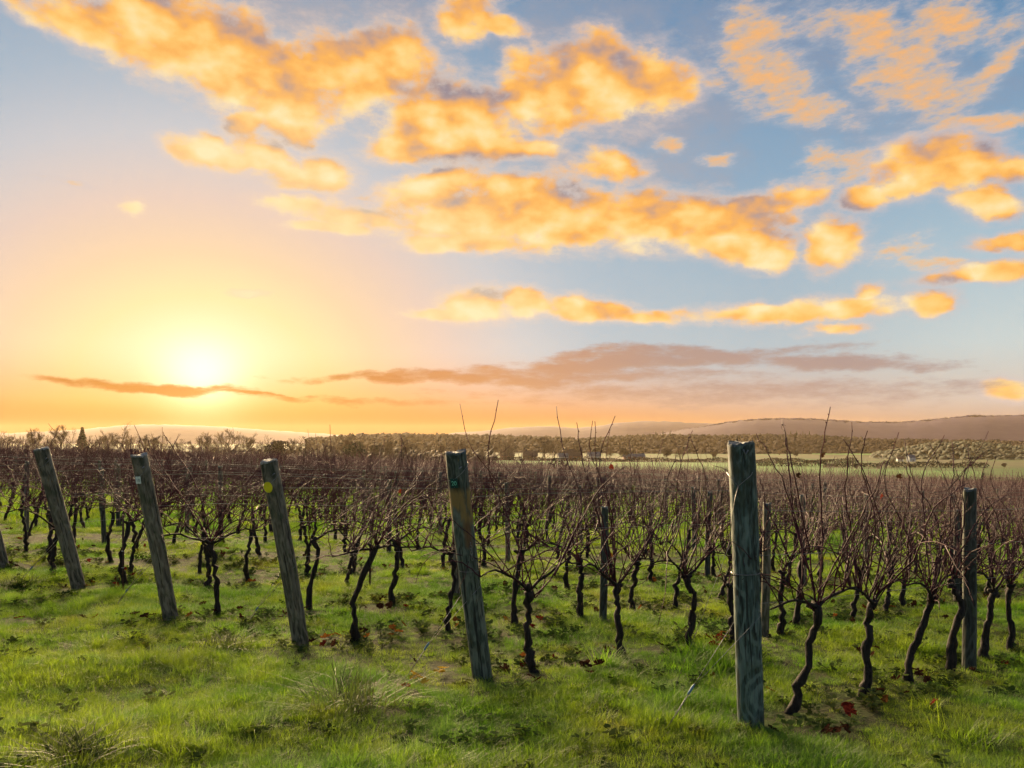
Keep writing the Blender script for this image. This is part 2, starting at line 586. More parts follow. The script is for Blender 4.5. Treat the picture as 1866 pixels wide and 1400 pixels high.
# row geometry of the vineyard (see below): direction and normal
ROW_AZ = math.radians(50.5)
RD = np.array([math.sin(ROW_AZ), math.cos(ROW_AZ)])
RN = np.array([math.cos(ROW_AZ), -math.sin(ROW_AZ)])
END_PX = [  # end posts: base x, y, top x, y, width
    (6, 1036, -58, 800, 24), (143, 1073, 76, 818, 25), (313, 1128, 252, 830, 28), (548, 1174, 490, 840, 31), (878, 1234, 831, 824, 37), (1371, 1320, 1348, 808, 49)]
ENDS = [ground_at(x, y) for x, y, *_ in END_PX]
ROW_S = [float(RN @ e[:2]) for e in ENDS]        # signed distance of each row
ROW_GAP = 1.8
while ROW_S[0] > -62:
    ROW_S.insert(0, ROW_S[0] - ROW_GAP)
N_EXTRA = len(ROW_S) - len(ENDS)


def ground_material():
    m, T, b = material('meadow_ground')
    P = pos(T)
    x, y, z = T.sep(P)
    d2 = T.m('SQRT', T.mad(x, x, T.mul(y, y)))
    n1 = T.noise(P, .9, 6, .6)
    n2 = T.noise(P, 5.0, 6, .65)
    n3 = T.noise(P, 30.0, 4, .6)
    g = T.mix(T.smooth(n1, .38, .62), rgb(.050, .085, .016), rgb(.085, .110, .026))
    g = T.mix(T.smooth(n2, .45, .7), g, rgb(.055, .085, .018))
    soil = T.mix(n3, rgb(.018, .013, .008), rgb(.045, .032, .018))
    g = T.mix(T.mul(T.smooth(n2, .62, .44), .65), g, soil)
    # far country: hedged pasture and winter stubble
    nf = T.noise(P, .006, 3, .5)
    farc = T.mix(T.smooth(nf, .42, .58), rgb(.050, .100, .026), rgb(.075, .085, .036))
    farc = T.mix(T.smooth(T.noise(P, .05, 5, .6), .45, .65), farc, rgb(.060, .052, .030))
    c = T.mix(T.smooth(d2, 80, 130), g, farc)
    T.put(b.inputs['Base Color'], c)
    b.inputs['Roughness'].default_value = .95
    b.inputs['Specular IOR Level'].default_value = .1
    bump(T, b, T.add(n3, n2), .7, .03)
    return m


M_ground = ground_material()


def build_ground():
    na = 360
    rings = [0.0] + list(np.geomspace(.6, 3000, 150))
    ang = np.linspace(0, 2 * math.pi, na, endpoint=False)
    V = [[0, 0, gz(0, 0)]]
    for r in rings[1:]:
        x = r * np.sin(ang); y = r * np.cos(ang)
        V += np.stack([x, y, ground_z(x, y)], 1).tolist()
    F = []
    for k in range(na):
        F.append((0, 1 + (k + 1) % na, 1 + k))
    for i in range(len(rings) - 2):
        a = 1 + i * na; c = a + na
        for k in range(na):
            k2 = (k + 1) % na
            F.append((a + k, a + k2, c + k2, c + k))
    me = bpy.data.meshes.new('ground')
    me.from_pydata(V, [], F)
    me.polygons.foreach_set('use_smooth', [True] * len(me.polygons))
    me.materials.append(M_ground)
    tag(obj('ground', me), kind='structure')


build_ground()

# fields: sheets laid just over the ground
M_field = simple_mat('winter_wheat', (.060, .150, .030), (.085, .180, .042), .03, .9, spec=.1)
M_pasture = simple_mat('pasture', (.075, .110, .035), (.12, .13, .05), .05, .9, spec=.1)


def field_sheet(az0, az1, r0, r1, mat, lift=.12, name='field'):
    """a field between two bearings and two distances, draped on the ground"""
    na, nr = 28, 14
    rng = np.random.default_rng(int(r0 * 7 + r1))
    V = []
    j0 = rng.uniform(-1, 1, na + 1).cumsum(); j1 = rng.uniform(-1, 1, na + 1).cumsum()
    for i in range(na + 1):
        a = az0 + (az1 - az0) * i / na
        ra = r0 * (1 + .004 * j0[i]); rb = r1 * (1 + .006 * j1[i])
        for k in range(nr + 1):
            r = ra + (rb - ra) * k / nr
            x, y = r * math.sin(a), r * math.cos(a)
            V.append((x, y, gz(x, y) + lift))
    F = [(i * (nr + 1) + k, (i + 1) * (nr + 1) + k, (i + 1) * (nr + 1) + k + 1, i * (nr + 1) + k + 1) for i in range(na) for k in range(nr)]
    me = bpy.data.meshes.new(name)
    me.from_pydata(V, [], F)
    me.polygons.foreach_set('use_smooth', [True] * len(F))
    me.materials.append(mat)
    return tag(obj(name, me), kind='structure')


def azp(px):
    return math.atan((px - W0 / 2) / FPX)


field_sheet(azp(855), azp(1500), 190, 394, M_field, .15)
field_sheet(azp(1340), azp(1790), 170, 330, M_field, .30)
field_sheet(azp(-200), azp(820), 150, 300, M_pasture, .15, 'pasture')
field_sheet(azp(1480), azp(1600), 640, 760, M_field, .3)


# hills: long ridges of the far country, each a closed land form
def ridge(name, dist, depth, prof, mat, base=-14, seed=1, rough=0.0):
    """prof: list of (photograph x, y of the crest) at that distance"""
    rng = np.random.default_rng(seed)
    xs = np.arange(prof[0][0], prof[-1][0] + 1, 10.0)
    ys = np.interp(xs, [p[0] for p in prof], [p[1] for p in prof])
    k = np.ones(7) / 7
    ys = np.convolve(np.pad(ys, 3, mode='edge'), k, 'valid')
    rows = []
    for s in (-1.0, -.72, -.45, -.2, 0.0, .35, .7, 1.0):
        dd = dist + s * depth
        h = math.cos(s * math.pi / 2) ** 1.1
        row = []
        for x, y in zip(xs, ys):
            u = (x - W0 / 2) / FPX
            top = CAMH + (HOR - y) / FPX * dist
            z = base + (top - base) * h + rough * rng.normal() * h
            row.append((u * dd, dd, z))
        rows.append(row)
    n = len(xs)
    V = [p for r_ in rows for p in r_]
    F = [(i * n + k, i * n + k + 1, (i + 1) * n + k + 1, (i + 1) * n + k) for i in range(len(rows) - 1) for k in range(n - 1)]
    me = bpy.data.meshes.new(name)
    me.from_pydata(V, [], F)
    me.polygons.foreach_set('use_smooth', [True] * len(F))
    me.materials.append(mat)
    return tag(obj(name, me), kind='structure')


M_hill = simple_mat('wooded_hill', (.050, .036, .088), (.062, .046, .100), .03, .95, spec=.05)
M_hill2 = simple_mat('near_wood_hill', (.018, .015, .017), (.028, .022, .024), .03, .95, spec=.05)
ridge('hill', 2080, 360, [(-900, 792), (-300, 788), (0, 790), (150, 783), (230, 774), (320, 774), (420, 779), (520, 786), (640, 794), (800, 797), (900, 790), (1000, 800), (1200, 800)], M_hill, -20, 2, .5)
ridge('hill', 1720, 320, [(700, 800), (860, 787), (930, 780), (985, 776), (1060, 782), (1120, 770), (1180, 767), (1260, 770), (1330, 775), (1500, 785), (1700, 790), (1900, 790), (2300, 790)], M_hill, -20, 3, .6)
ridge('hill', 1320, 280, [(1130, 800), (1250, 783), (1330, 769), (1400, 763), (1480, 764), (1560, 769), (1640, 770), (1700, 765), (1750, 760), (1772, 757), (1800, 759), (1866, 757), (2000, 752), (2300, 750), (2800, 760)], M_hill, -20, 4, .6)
ridge('hill', 800, 170, [(560, 803), (640, 797), (720, 795), (800, 796), (900, 798), (1000, 801), (1060, 804), (1120, 800), (1200, 797), (1300, 798), (1400, 797), (1480, 798), (1600, 805), (1700, 806), (1866, 809), (2100, 806), (2500, 806)], M_hill2, -13, 5, .4)
ridge('hill', 560, 120, [(1560, 838), (1640, 824), (1700, 814), (1760, 812), (1840, 818), (1900, 818), (2050, 810), (2300, 806)], M_hill2, -14, 6, .2)

# ------------------------------------------------------------------ haze
hz = MB()
hz.box((0, 200, 12), (6600, 6600, 84))
me = hz.mesh('haze', [], False)
hm = bpy.data.materials.new('morning_haze')
hm.use_nodes = True
ht = hm.node_tree
ht.nodes.clear()
HT = NT(ht)
pv = HT.node('ShaderNodeVolumePrincipled')
pv.inputs['Color'].default_value = (1.0, .78, .46, 1)
pv.inputs['Density'].default_value = 6.2e-5
pv.inputs['Anisotropy'].default_value = .35
ho = HT.node('ShaderNodeOutputMaterial')
ht.links.new(pv.outputs[0], ho.inputs['Volume'])
me.materials.append(hm)
tag(obj('haze', me), 'thin warm morning haze over the whole valley', 'haze', kind='stuff')

# ------------------------------------------------------------------ posts
def wood_material(name, dark, mid, light, ochre=0.0, seed=0.0, moss=.5):
    m, T, b = material(name)
    P = pos(T, True)
    x, y, z = T.sep(P)
    st = T.comb(T.mul(x, 1.0), T.mul(y, 1.0), T.mad(z, .09, seed))
    grain = T.noise(st, 42.0, 5, .6, 1.2)
    # flame figure of a pole cut across the rings: distance from a wandering pith
    wx = T.mul(T.sub(T.noise(T.comb(seed, 2.0, z), 1.7, 2, .5), .5), .16)
    wy = T.mul(T.sub(T.noise(T.comb(seed, 7.0, z), 2.1, 2, .5), .5), .16)
    ex = T.add(x, wx); ey = T.add(y, wy)
    rr = T.m('SQRT', T.mad(ex, ex, T.mul(ey, ey)))
    ring = T.m('SINE', T.mad(rr, 380.0, T.mul(T.noise(T.comb(x, y, T.mad(z, .3, seed)), 22.0, 3, .55), 9.0)))
    ringf = T.mad(ring, .5, .5)
    blot = T.noise(T.comb(x, y, T.mad(z, .35, seed)), 9.0, 5, .6)
    fine = T.noise(T.comb(x, y, T.mad(z, .05, seed)), 160.0, 3, .6)
    c = T.mix(T.smooth(grain, .34, .62), rgb(*dark), rgb(*mid))
    c = T.mix(T.mul(T.smooth(ringf, .35, .95), .55), c, rgb(*light))
    c = T.mix(T.mul(T.smooth(blot, .56, .70), .75), c, rgb(*dark))
    c = T.mix(T.mul(T.smooth(blot, .44, .34), .6), c, rgb(*light))
    mossn = T.noise(T.comb(x, y, T.mad(z, .5, seed + 4)), 14.0, 5, .65)
    c = T.mix(T.mul(T.smooth(mossn, .50, .66), moss), c, rgb(.045, .062, .020))
    c = T.mix(T.mul(T.smooth(T.noise(T.comb(x, y, T.mad(z, .03, seed)), 55.0, 2, .5), .62, .68), .85), c, rgb(.010, .010, .008))
    c = T.mix(T.mul(T.mul(T.smooth(z, .9, 1.5), T.smooth(mossn, .36, .60)), .75), c, rgb(.030, .036, .020))
    if ochre:
        on = T.mul(T.smooth(T.noise(T.comb(x, y, T.mad(z, .3, 9.0)), 12.0, 3, .5), .45, .58), T.mul(T.smooth(z, 1.08, 1.16), T.smooth(z, 1.40, 1.33)))
        on2 = T.mul(T.mul(T.smooth(x, -.02, .01), T.smooth(x, .055, .03)), T.mul(T.smooth(z, .93, .97), T.smooth(z, 1.17, 1.10)))
        c = T.mix(T.mul(on, ochre), c, rgb(.26, .17, .055))
        c = T.mix(T.mul(on2, ochre * .8), c, rgb(.17, .085, .030))
    T.put(b.inputs['Base Color'], c)
    b.inputs['Roughness'].default_value = .72
    b.inputs['Specular IOR Level'].default_value = .3
    bump(T, b, T.mad(fine, .4, T.add(grain, T.mul(ringf, .35))), .55, .006)
    return m


M_post = wood_material('weathered_post', (.034, .029, .019), (.150, .135, .092), (.27, .24, .17), seed=1.0, moss=.55)
M_post_teal = wood_material('green_treated_post', (.016, .022, .018), (.082, .130, .112), (.19, .255, .22), seed=5.0, moss=.35)
M_post_ochre = wood_material('green_post_peeling', (.020, .025, .018), (.095, .122, .094), (.20, .225, .17), ochre=1.0, seed=8.0, moss=.35)
M_post_dark = wood_material('dark_line_post', (.012, .014, .011), (.050, .060, .050), (.100, .115, .095), seed=3.0, moss=.5)
M_cut = simple_mat('cut_end_grain', (.16, .17, .17), (.34, .34, .31), 60.0, .8, True)
M_cut_dark = simple_mat('cut_end_grain_dark', (.05, .065, .07), (.13, .16, .17), 60.0, .7, True)
M_wire = simple_mat('galvanised_wire', (.14, .14, .14), (.30, .30, .29), 30.0, .45, spec=.5, metal=.85)
M_rust = simple_mat('rusty_stake', (.030, .014, .012), (.065, .028, .022), 40.0, .7)
M_yellow = simple_mat('yellow_plastic', (.72, .62, .01), (.80, .70, .02), 20.0, .5)
M_white = simple_mat('white_plastic', (.72, .80, .70), (.80, .84, .76), 20.0, .5)
M_dgreen = simple_mat('dark_green_plastic', (.004, .045, .036), (.006, .060, .048), 20.0, .45)
M_lgreen = simple_mat('pale_green_print', (.20, .72, .48), (.25, .80, .55), 20.0, .6)
M_darkink = simple_mat('dark_print', (.03, .08, .05), (.05, .10, .07), 20.0, .6)
M_blue = simple_mat('zinc_tensioner', (.10, .22, .30), (.16, .30, .38), 30.0, .5)


def shaft_mesh(name, h, r0, r1, mat, seed, sides=44, rings=22):
    rng = np.random.default_rng(seed)
    mb = MB()
    zs = np.concatenate([[-.25], np.linspace(0, h, rings)])
    ph = rng.uniform(0, 6.28, 6)
    V = []
    ang = np.arange(sides) * 2 * math.pi / sides
    cracks = [(-math.pi / 2 + rng.uniform(-.9, .9), rng.uniform(.0, .6), rng.uniform(.7, 1.1), rng.uniform(.10, .20)) for _ in range(3)]
    for z in zs:
        t = max(z, 0) / h
        rr = (r0 + (r1 - r0) * t) * (1 + .025 * np.sin(2 * ang + ph[0] + z * 1.2) + .018 * np.sin(3 * ang + ph[1] - z * 2) + .013 * rng.normal(size=sides))
        for (ca_, za, zb, dp) in cracks:      # drying splits
            if za <= t <= zb:
                dd = np.angle(np.exp(1j * (ang - ca_ - .25 * math.sin(z * 3 + ca_))))
                rr = rr * (1 - dp * np.exp(-(dd / .075) ** 2))
        if z == zs[-1]:
            rr = rr * .985
        V.append(np.stack([np.cos(ang) * rr + .008 * math.sin(z * 2.1 + ph[2]), np.sin(ang) * rr + .006 * math.sin(z * 1.7 + ph[3]), np.full(sides, z) + (.006 * np.sin(ang * 2 + ph[4]) + .004 * rng.normal(size=sides) if z == zs[-1] else 0)], 1))
    F = [(i * sides + k, i * sides + (k + 1) % sides, (i + 1) * sides + (k + 1) % sides, (i + 1) * sides + k) for i in range(len(zs) - 1) for k in range(sides)]
    mb.add(np.concatenate(V), F)
    me = mb.mesh(name, mat)
    return me, V[-1]


def cut_mesh(ring, mat, tilt):
    mb = MB()
    c = ring.mean(0)
    inner = c + (ring - c) * .55
    up = np.array([0, 0, .004])
    low = c + (ring - c) * 1.005 - np.array([0, 0, .012])
    rim = c + (ring - c) * 1.005
    top = c + (ring - c) * .96 + up
    n = len(ring)
    V = np.concatenate([low, rim, top, inner + up * 1.2, [c + up * .4]])
    F = []
    for j in range(3):
        F += [(j * n + k, j * n + (k + 1) % n, (j + 1) * n + (k + 1) % n, (j + 1) * n + k) for k in range(n)]
    F += [(3 * n + k, 3 * n + (k + 1) % n, 4 * n) for k in range(n)]
    mb.add(V, F)
    return mb.mesh('cut_top', mat, False)


def wire_loop(r, z0, z1, wr=.0022, n=28, a0=0.0):
    mb = MB()
    a = np.linspace(0, 2 * math.pi, n + 1) + a0
    pts = np.stack([np.cos(a) * r, np.sin(a) * r, z0 + (z1 - z0) * (.5 - .5 * np.cos(a - a0))], 1)
    mb.tube(pts, wr, 5)
    return mb.mesh('wire_wrap', M_wire)


SEG7 = {  # strokes of the figures on the tags, unit square
    '2': [[(0, .8), (.15, .97), (.5, 1), (.85, .92), (.95, .72), (.8, .5), (.4, .25), (0, 0), (1, 0)]],
    '0': [[(.5, 1), (.15, .9), (0, .5), (.15, .1), (.5, 0), (.85, .1), (1, .5), (.85, .9), (.5, 1)]],
    '1': [[(.2, .8), (.55, 1), (.55, 0)]],
    '8': [[(.5, 1), (.12, .9), (.1, .68), (.5, .52), (.95, .3), (.85, .06), (.5, 0), (.15, .06), (.05, .3), (.5, .52), (.9, .68), (.88, .9), (.5, 1)]],
}


def tag_number(text, w, h, y, mat, stroke=.004):
    mb = MB()
    cw = w / len(text)
    for i, ch in enumerate(text):
        for line in SEG7[ch]:
            P = [(-w / 2 + cw * (i + .12 + .72 * px), y, -h / 2 + h * pz) for px, pz in line]
            mb.tube(P, stroke / 2, 5)
    return mb.mesh('tag_number', mat)


POSTS = []


def end_post(i, label, mat, cutmat):
    bx, by, tx, ty, wpx = END_PX[i]
    B = ENDS[i]
    ut, vt = (tx - W0 / 2) / FPX, (HOR - ty) / FPX
    m = (B[0] - ut * B[1]) / (RD[0] - ut * RD[1])
    top = np.array([B[0] - m * RD[0], B[1] - m * RD[1], 0])
    top[2] = CAMH + vt * top[1]
    ax = Vector(top - B)
    h = ax.length
    t = thing('end_post', label, 'post', B, 0, 'wooden end posts of the vine rows')
    # local z along the leaning post, local -y towards the viewer
    zax = ax.normalized()
    yv = Vector((B[0], B[1], 0)).normalized()
    xax = yv.cross(zax).normalized(); yax = zax.cross(xax)
    t.rotation_euler = Matrix((xax, yax, zax)).transposed().to_euler()
    r = wpx / 2 / FPX * B[1]
    me, ring = shaft_mesh('shaft', h, r * .97, r * 1.0, mat, 40 + i)
    obj('shaft', me, t)
    obj('cut_top', cut_mesh(ring, cutmat, 0), t)
    POSTS.append((t, B, h, r, (xax, yax, zax)))
    return t, h, r


def face_tag(t, name, mat, r, z, ang, w, h, text=None, tmat=None, disc=False, tilt=0.0):
    """a small plate nailed to the post, turned by ang about its axis"""
    mb = MB()
    if disc:
        n = 20
        a = np.arange(n) * 2 * math.pi / n
        f = np.stack([np.cos(a) * w / 2, np.full(n, -.0015), np.sin(a) * h / 2], 1)
        bk = f + np.array([0, .003, 0])
        mb.add(np.concatenate([f, bk]), [tuple(range(n)), tuple(range(2 * n - 1, n - 1, -1))] + [(k, k + n, (k + 1) % n + n, (k + 1) % n) for k in range(n)])
        me = mb.mesh(name, mat, False)
    else:
        mb.box((0, 0, 0), (w, .003, h))
        me = mb.mesh(name, mat, False)
    o = obj(name, me, t)
    rr = r + .004
    o.location = (math.sin(ang) * rr, -math.cos(ang) * rr, z)
    o.rotation_euler = (0, tilt, ang)
    if text:
        obj('tag_number', tag_number(text, w * .74, h * .40, -.0022, tmat, w * .07), o)
    for s in (-1, 1):
        nb = MB()
        nb.tube([(0, 0, s * h * .42), (0, -.004, s * h * .42)], .0025, 6)
        obj('nail', nb.mesh('nail', M_wire), o)
    return o


t0, h0, r0 = end_post(0, 'leaning end post cut off by the left edge of the picture', M_post, M_cut)
t1, h1, r1 = end_post(1, 'strongly leaning weathered end post without a tag, left of the post with the white tag', M_post, M_cut)
t2, h2, r2 = end_post(2, 'leaning weathered end post with a small white number tag', M_post, M_cut)
t3, h3, r3 = end_post(3, 'leaning weathered end post with a yellow disc near its top', M_post, M_cut)
t4, h4, r4 = end_post(4, 'green end post with a dark green tag reading 20 and peeled ochre patches', M_post_ochre, M_cut_dark)
t5, h5, r5 = end_post(5, 'thick upright teal green end post, the nearest and tallest of all', M_post_teal, M_cut_dark)
for t, h, r in ((t1, h1, r1), (t2, h2, r2), (t3, h3, r3), (t4, h4, r4)):
    obj('wire_wrap', wire_loop(r + .002, h - .19, h - .08, .0022, a0=math.pi * 1.15), t)
    st = MB()
    st.tube([(.008, -r - .004, h - .112), (.030, -r + .002, h - .098)], .0045, 6)
    obj('staple', st.mesh('staple', M_wire), t)
obj('wire_wrap', wire_loop(r4 + .002, .78, .79, .002), t4)
face_tag(t2, 'number_tag', M_white, r2, h2 - .205, -.55, .046, .062, '18', M_darkink, tilt=.1)
face_tag(t3, 'disc_tag', M_yellow, r3, h3 - .20, -.55, .078, .088, disc=True)
face_tag(t4, 'number_tag', M_dgreen, r4, h4 - .208, -.48, .058, .066, '20', M_lgreen)
# chain hanging down the face of the post tagged 20
for k in range(6):
    c = MB()
    a = np.linspace(0, 2 * math.pi, 11)
    if k % 2:
        P = np.stack([np.cos(a) * .007, np.zeros(11), np.sin(a) * .013], 1)
    else:
        P = np.stack([np.zeros(11), np.cos(a) * .007, np.sin(a) * .013], 1)
    c.tube(P, .0022, 5, cap=False)
    obj('chain_link', c.mesh('chain_link', M_wire), t4, (.030, -r4 * .93, .98 - .021 * k))
# the nearest post: two crossing wires, a bent staple and a lower band
h = h5
mb = MB(); mb.tube([(-r5 - .002, 0, h - .17), (-r5 * .72, -r5 * .72, h - .20), (-.018, -r5 - .004, h - .245), (r5 * .72, -r5 * .75, h - .185), (r5 + .003, 0, h - .13)], .0022, 6)
obj('wire_wrap', mb.mesh('wire_wrap', M_wire), t5)
mb = MB(); mb.tube([(-.018, -r5 - .005, h - .245), (-r5 * .5, -r5 * .9, h - .32), (-r5 * .75, -r5 * .72, h - .42), (-r5 - .002, -.01, h - .60)], .0022, 6)
obj('wire_wrap', mb.mesh('wire_wrap', M_wire), t5)
obj('wire_wrap', wire_loop(r5 + .003, .92, .925, .0028), t5)
mb = MB(); mb.tube([(.020, -r5 - .001, h - .032), (.032, -r5 - .008, h - .062), (.046, -r5 + .004, h - .036)], .0045, 6)
obj('staple', mb.mesh('staple', M_wire), t5)
# wire staples along the near posts
for (t, h, r) in ((t1, h1, r1), (t2, h2, r2), (t3, h3, r3), (t4, h4, r4), (t5, h5, r5)):
    for zz in (.70, 1.02):
        mb = MB(); mb.tube([(r * .8, -r * .66, zz - .01), (r * .86, -r * .72, zz), (r * .8, -r * .66, zz + .012)], .002, 5)
        obj('staple', mb.mesh('staple', M_wire), t)


def wire(name, label, cat, polylines, rad, group=None, mat=None):
    mb = MB()
    for P in polylines:
        mb.tube(P, rad, 4)
    o = obj(name, mb.mesh(name, mat or M_wire))
    return tag(o, label, cat, group)


def anchored(i, z_post, gpx, label, k=.62):
    """straining wire from a post to its ground anchor with a tensioner on it"""
    t, B, h, r, (xa, ya, za) = POSTS[i]
    G = ground_at(*gpx); G[2] += .02
    pl = Vector(B) + za * z_post - xa * r
    pr = Vector(B) + za * (z_post + .06) + xa * r * .9 - ya * r * .35
    mid = Vector(G) + (pl - Vector(G)) * k
    root = thing('anchor_wire', label, 'wire', G, 0, 'anchor wires of the end posts')
    q = Vector(G)
    mb = MB()
    mb.tube([list(pl - q), list(mid - q)], .0018, 5)
    mb.tube([list(pr - q), list(pr - q - ya * r * .8), list(mid - q)], .0018, 5)
    mb.tube([list(mid - q), (0, 0, 0)], .0020, 5)
    mb.tube([list(mid - q + Vector((.008, 0, .006))), (.006, 0, 0)], .0014, 5)
    obj('strand', mb.mesh('strand', M_wire), root)
    tb = MB()
    d = (pl - mid).normalized()
    tb.tube([list(mid - q - d * .035), list(mid - q - d * .02), list(mid - q + d * .02), list(mid - q + d * .035)], [.005, .008, .008, .005], 8)
    obj('tensioner', tb.mesh('tensioner', M_blue), root)


anchored(5, .62, (1214, 1334), 'pale straining wire with a blue tensioner left of the thick teal post', .36)
anchored(4, .62, (742, 1236), 'straining wire with a tensioner left of the post tagged 20', .36)
anchored(3, .60, (452, 1138), 'straining wire running to the grass left of the post with the yellow disc', .30)
anchored(2, .58, (214, 1104), 'straining wire running to the grass left of the post with the white tag', .30)
anchored(1, .58, (38, 1060), 'straining wire running to the grass left of the strongly leaning untagged post', .30)
# long stay from high on the nearest post
t, B, h, r, (xa, ya, za) = POSTS[5]
G = ground_at(1226, 1262)
wire('stay_wire', 'thin pale stay wire slanting from the top of the thick teal post', 'wire', [[list(Vector(B) + za * (h - .60) - xa * (r + .002)), list(Vector(G))]], .0017)

# ------------------------------------------------------------------ trellis rows
V_GAP = .72


def row_point(s, t_):
    p = RN * s + RD * t_
    return p[0], p[1]


def in_view(x, y, wide=.70):
    return y > 3.5 and y < 74 and abs(x) / y < wide


ROW_NAME = {}
NAMES = ['the post at the left edge', 'the untagged leaning post', 'the white tagged post', 'the yellow disc post', 'the post tagged 20', 'the thick teal post']


def ordinal(n):
    return '%d%s' % (n, 'th' if 10 <= n % 100 <= 20 else {1: 'st', 2: 'nd', 3: 'rd'}.get(n % 10, 'th'))


for k in range(len(ROW_S)):
    i = k - N_EXTRA
    if i >= 0:
        ROW_NAME[k] = 'in the row of ' + NAMES[i]
    else:
        ROW_NAME[k] = 'in the %s row behind the left-edge post' % ordinal(-i)

line_posts = {}
POSTPX = {5: [(1764, 1219)], 3: [(1098, 1130)], 4: [(1392, 1160)], 0: [(49, 968)], 1: [(190, 992)]}
cand_posts = []
for k, s in enumerate(ROW_S):
    i = k - N_EXTRA
    ts = []
    if i in POSTPX:
        ts += [float(RD @ ground_at(*p)[:2]) for p in POSTPX[i]]
    rng = random.Random(500 + k)
    t_ = (ts[-1] if ts else (float(RD @ ENDS[i][:2]) if i >= 0 else -60 + rng.random() * 4)) + 4.4
    if i >= 0 and not ts:
        ts = [t_ - 1.3]; t_ += 3.1
    while t_ < 110:
        ts.append(t_); t_ += 4.4
    line_posts[k] = ts
    for n, t_ in enumerate(ts):
        x, y = row_point(s, t_)
        if i in POSTPX and n == 0:
            x, y = ground_at(*POSTPX[i][0])[:2]
        if in_view(x, y, .66):
            cand_posts.append((y, k, t_, x))
cand_posts.sort()
M_line = [M_post, M_post_teal]
post_protos = []
for v in range(4):
    me, ring = shaft_mesh('shaft', 1.22, .040, .038, M_post_dark if v % 2 else M_post, 80 + v, 12, 8)
    post_protos.append((me, cut_mesh(ring, M_cut_dark, 0)))
row_count = {}
rngp = random.Random(5)
for n, (y, k, t_, x) in enumerate(cand_posts[:150]):
    row_count[k] = row_count.get(k, 0)
per_row = {}
for (y, k, t_, x) in cand_posts[:150]:
    per_row.setdefault(k, []).append((t_, x, y))
for k, lst in per_row.items():
    lst.sort()
    for n, (t_, x, y) in enumerate(lst):
        me, cm = post_protos[(k * 3 + n) % 4]
        o = thing('line_post', 'slim line post, %s from left %s' % (ordinal(n + 1), ROW_NAME[k]), 'post', (x, y, gz(x, y)), rngp.uniform(0, 6.28), 'slim line posts within the vine rows')
        if k - N_EXTRA == 5 and n == 0:
            o['label'] = 'slim teal line post among the vines near the right edge'
            me, ring = shaft_mesh('shaft', 1.45, .054, .052, M_post_dark, 95, 24, 12); cm = cut_mesh(ring, M_cut_dark, 0)
        sc = rngp.uniform(.94, 1.04)
        o.scale = (sc, sc, sc * rngp.uniform(.95, 1.02))
        o.rotation_euler = (rngp.uniform(-.025, .025), rngp.uniform(-.03, .03), rngp.uniform(0, 6.28))
        obj('shaft', me, o)
        if y < 30:
            obj('cut_top', cm, o)

# trellis wires of the rows that can be made out
for k, s in enumerate(ROW_S):
    i = k - N_EXTRA
    if i < -4:
        continue
    for hz_, what in ((.73, 'low fruiting wire'), (1.02, 'middle catch wire'), (1.30, 'top catch wire')):
        if i >= 0:
            t, B, h, r, ax = POSTS[i]
            start = Vector(B) + ax[2] * hz_
            t0_ = float(RD @ np.array(start[:2]))
            P = [list(start)]
        else:
            t0_ = -30; P = []
        tt = t0_ + .6
        rw = random.Random(k * 10 + int(hz_ * 100))
        while tt < t0_ + 60:
            x, y = row_point(s, tt)
            if y > 1:
                P.append((x, y, gz(x, y) + hz_ + rw.uniform(-.012, .012)))
            tt += 2.2
            if y > 45 or x / max(y, 1) > .9:
                break
        if len(P) > 2:
            wire('trellis_wire', '%s %s' % (what, ROW_NAME[k].replace('in the row of', 'running from').replace('in the', 'of the')), 'wire', [P], .0014, 'wires of the vine trellis')

# ------------------------------------------------------------------ vines
def bark_material():
    m, T, b = material('vine_bark')
    P = pos(T, True)
    x, y, z = T.sep(P)
    g = T.noise(T.comb(x, y, T.mul(z, .16)), 60.0, 5, .65, .6)
    n = T.noise(P, 16.0, 4, .6)
    c = T.mix(T.smooth(g, .36, .64), rgb(.006, .005, .004), rgb(.032, .024, .019))
    c = T.mix(T.mul(T.smooth(n, .55, .72), .7), c, rgb(.028, .033, .020))
    T.put(b.inputs['Base Color'], c)
    b.inputs['Roughness'].default_value = .8
    b.inputs['Specular IOR Level'].default_value = .25
    bump(T, b, g, .9, .008)
    return m


def cane_material():
    m, T, b = material('dormant_cane')
    P = pos(T)
    oi = T.node('ShaderNodeObjectInfo')
    n = T.noise(P, 9.0, 3, .6)
    c = T.mix(T.smooth(n, .35, .65), rgb(.028, .005, .010), rgb(.070, .015, .027))
    c = T.mix(T.mul(T.smooth(T.noise(P, 1.4, 2, .5), .48, .62), .55), c, rgb(.055, .022, .038))
    T.put(b.inputs['Base Color'], c)
    b.inputs['Roughness'].default_value = .6
    b.inputs['Specular IOR Level'].default_value = .12
    return m


M_bark = bark_material()
M_cane = cane_material()


def trunk_points(rng, h, sway=.06):
    n = 9
    z = np.linspace(-.06, h, n)
    ph = rng.uniform(0, 6.28, 4)
    a = rng.uniform(.4, 1.2) * sway
    leanx = rng.normal(0, .10); leany = rng.normal(0, .05)
    x = a * np.sin(z * rng.uniform(4, 7) + ph[0]) + leanx * z
    y = .6 * a * np.sin(z * rng.uniform(4, 7) + ph[1]) + leany * z
    x -= np.interp(0, z, x); y -= np.interp(0, z, y)
    return np.stack([x, y, z], 1)


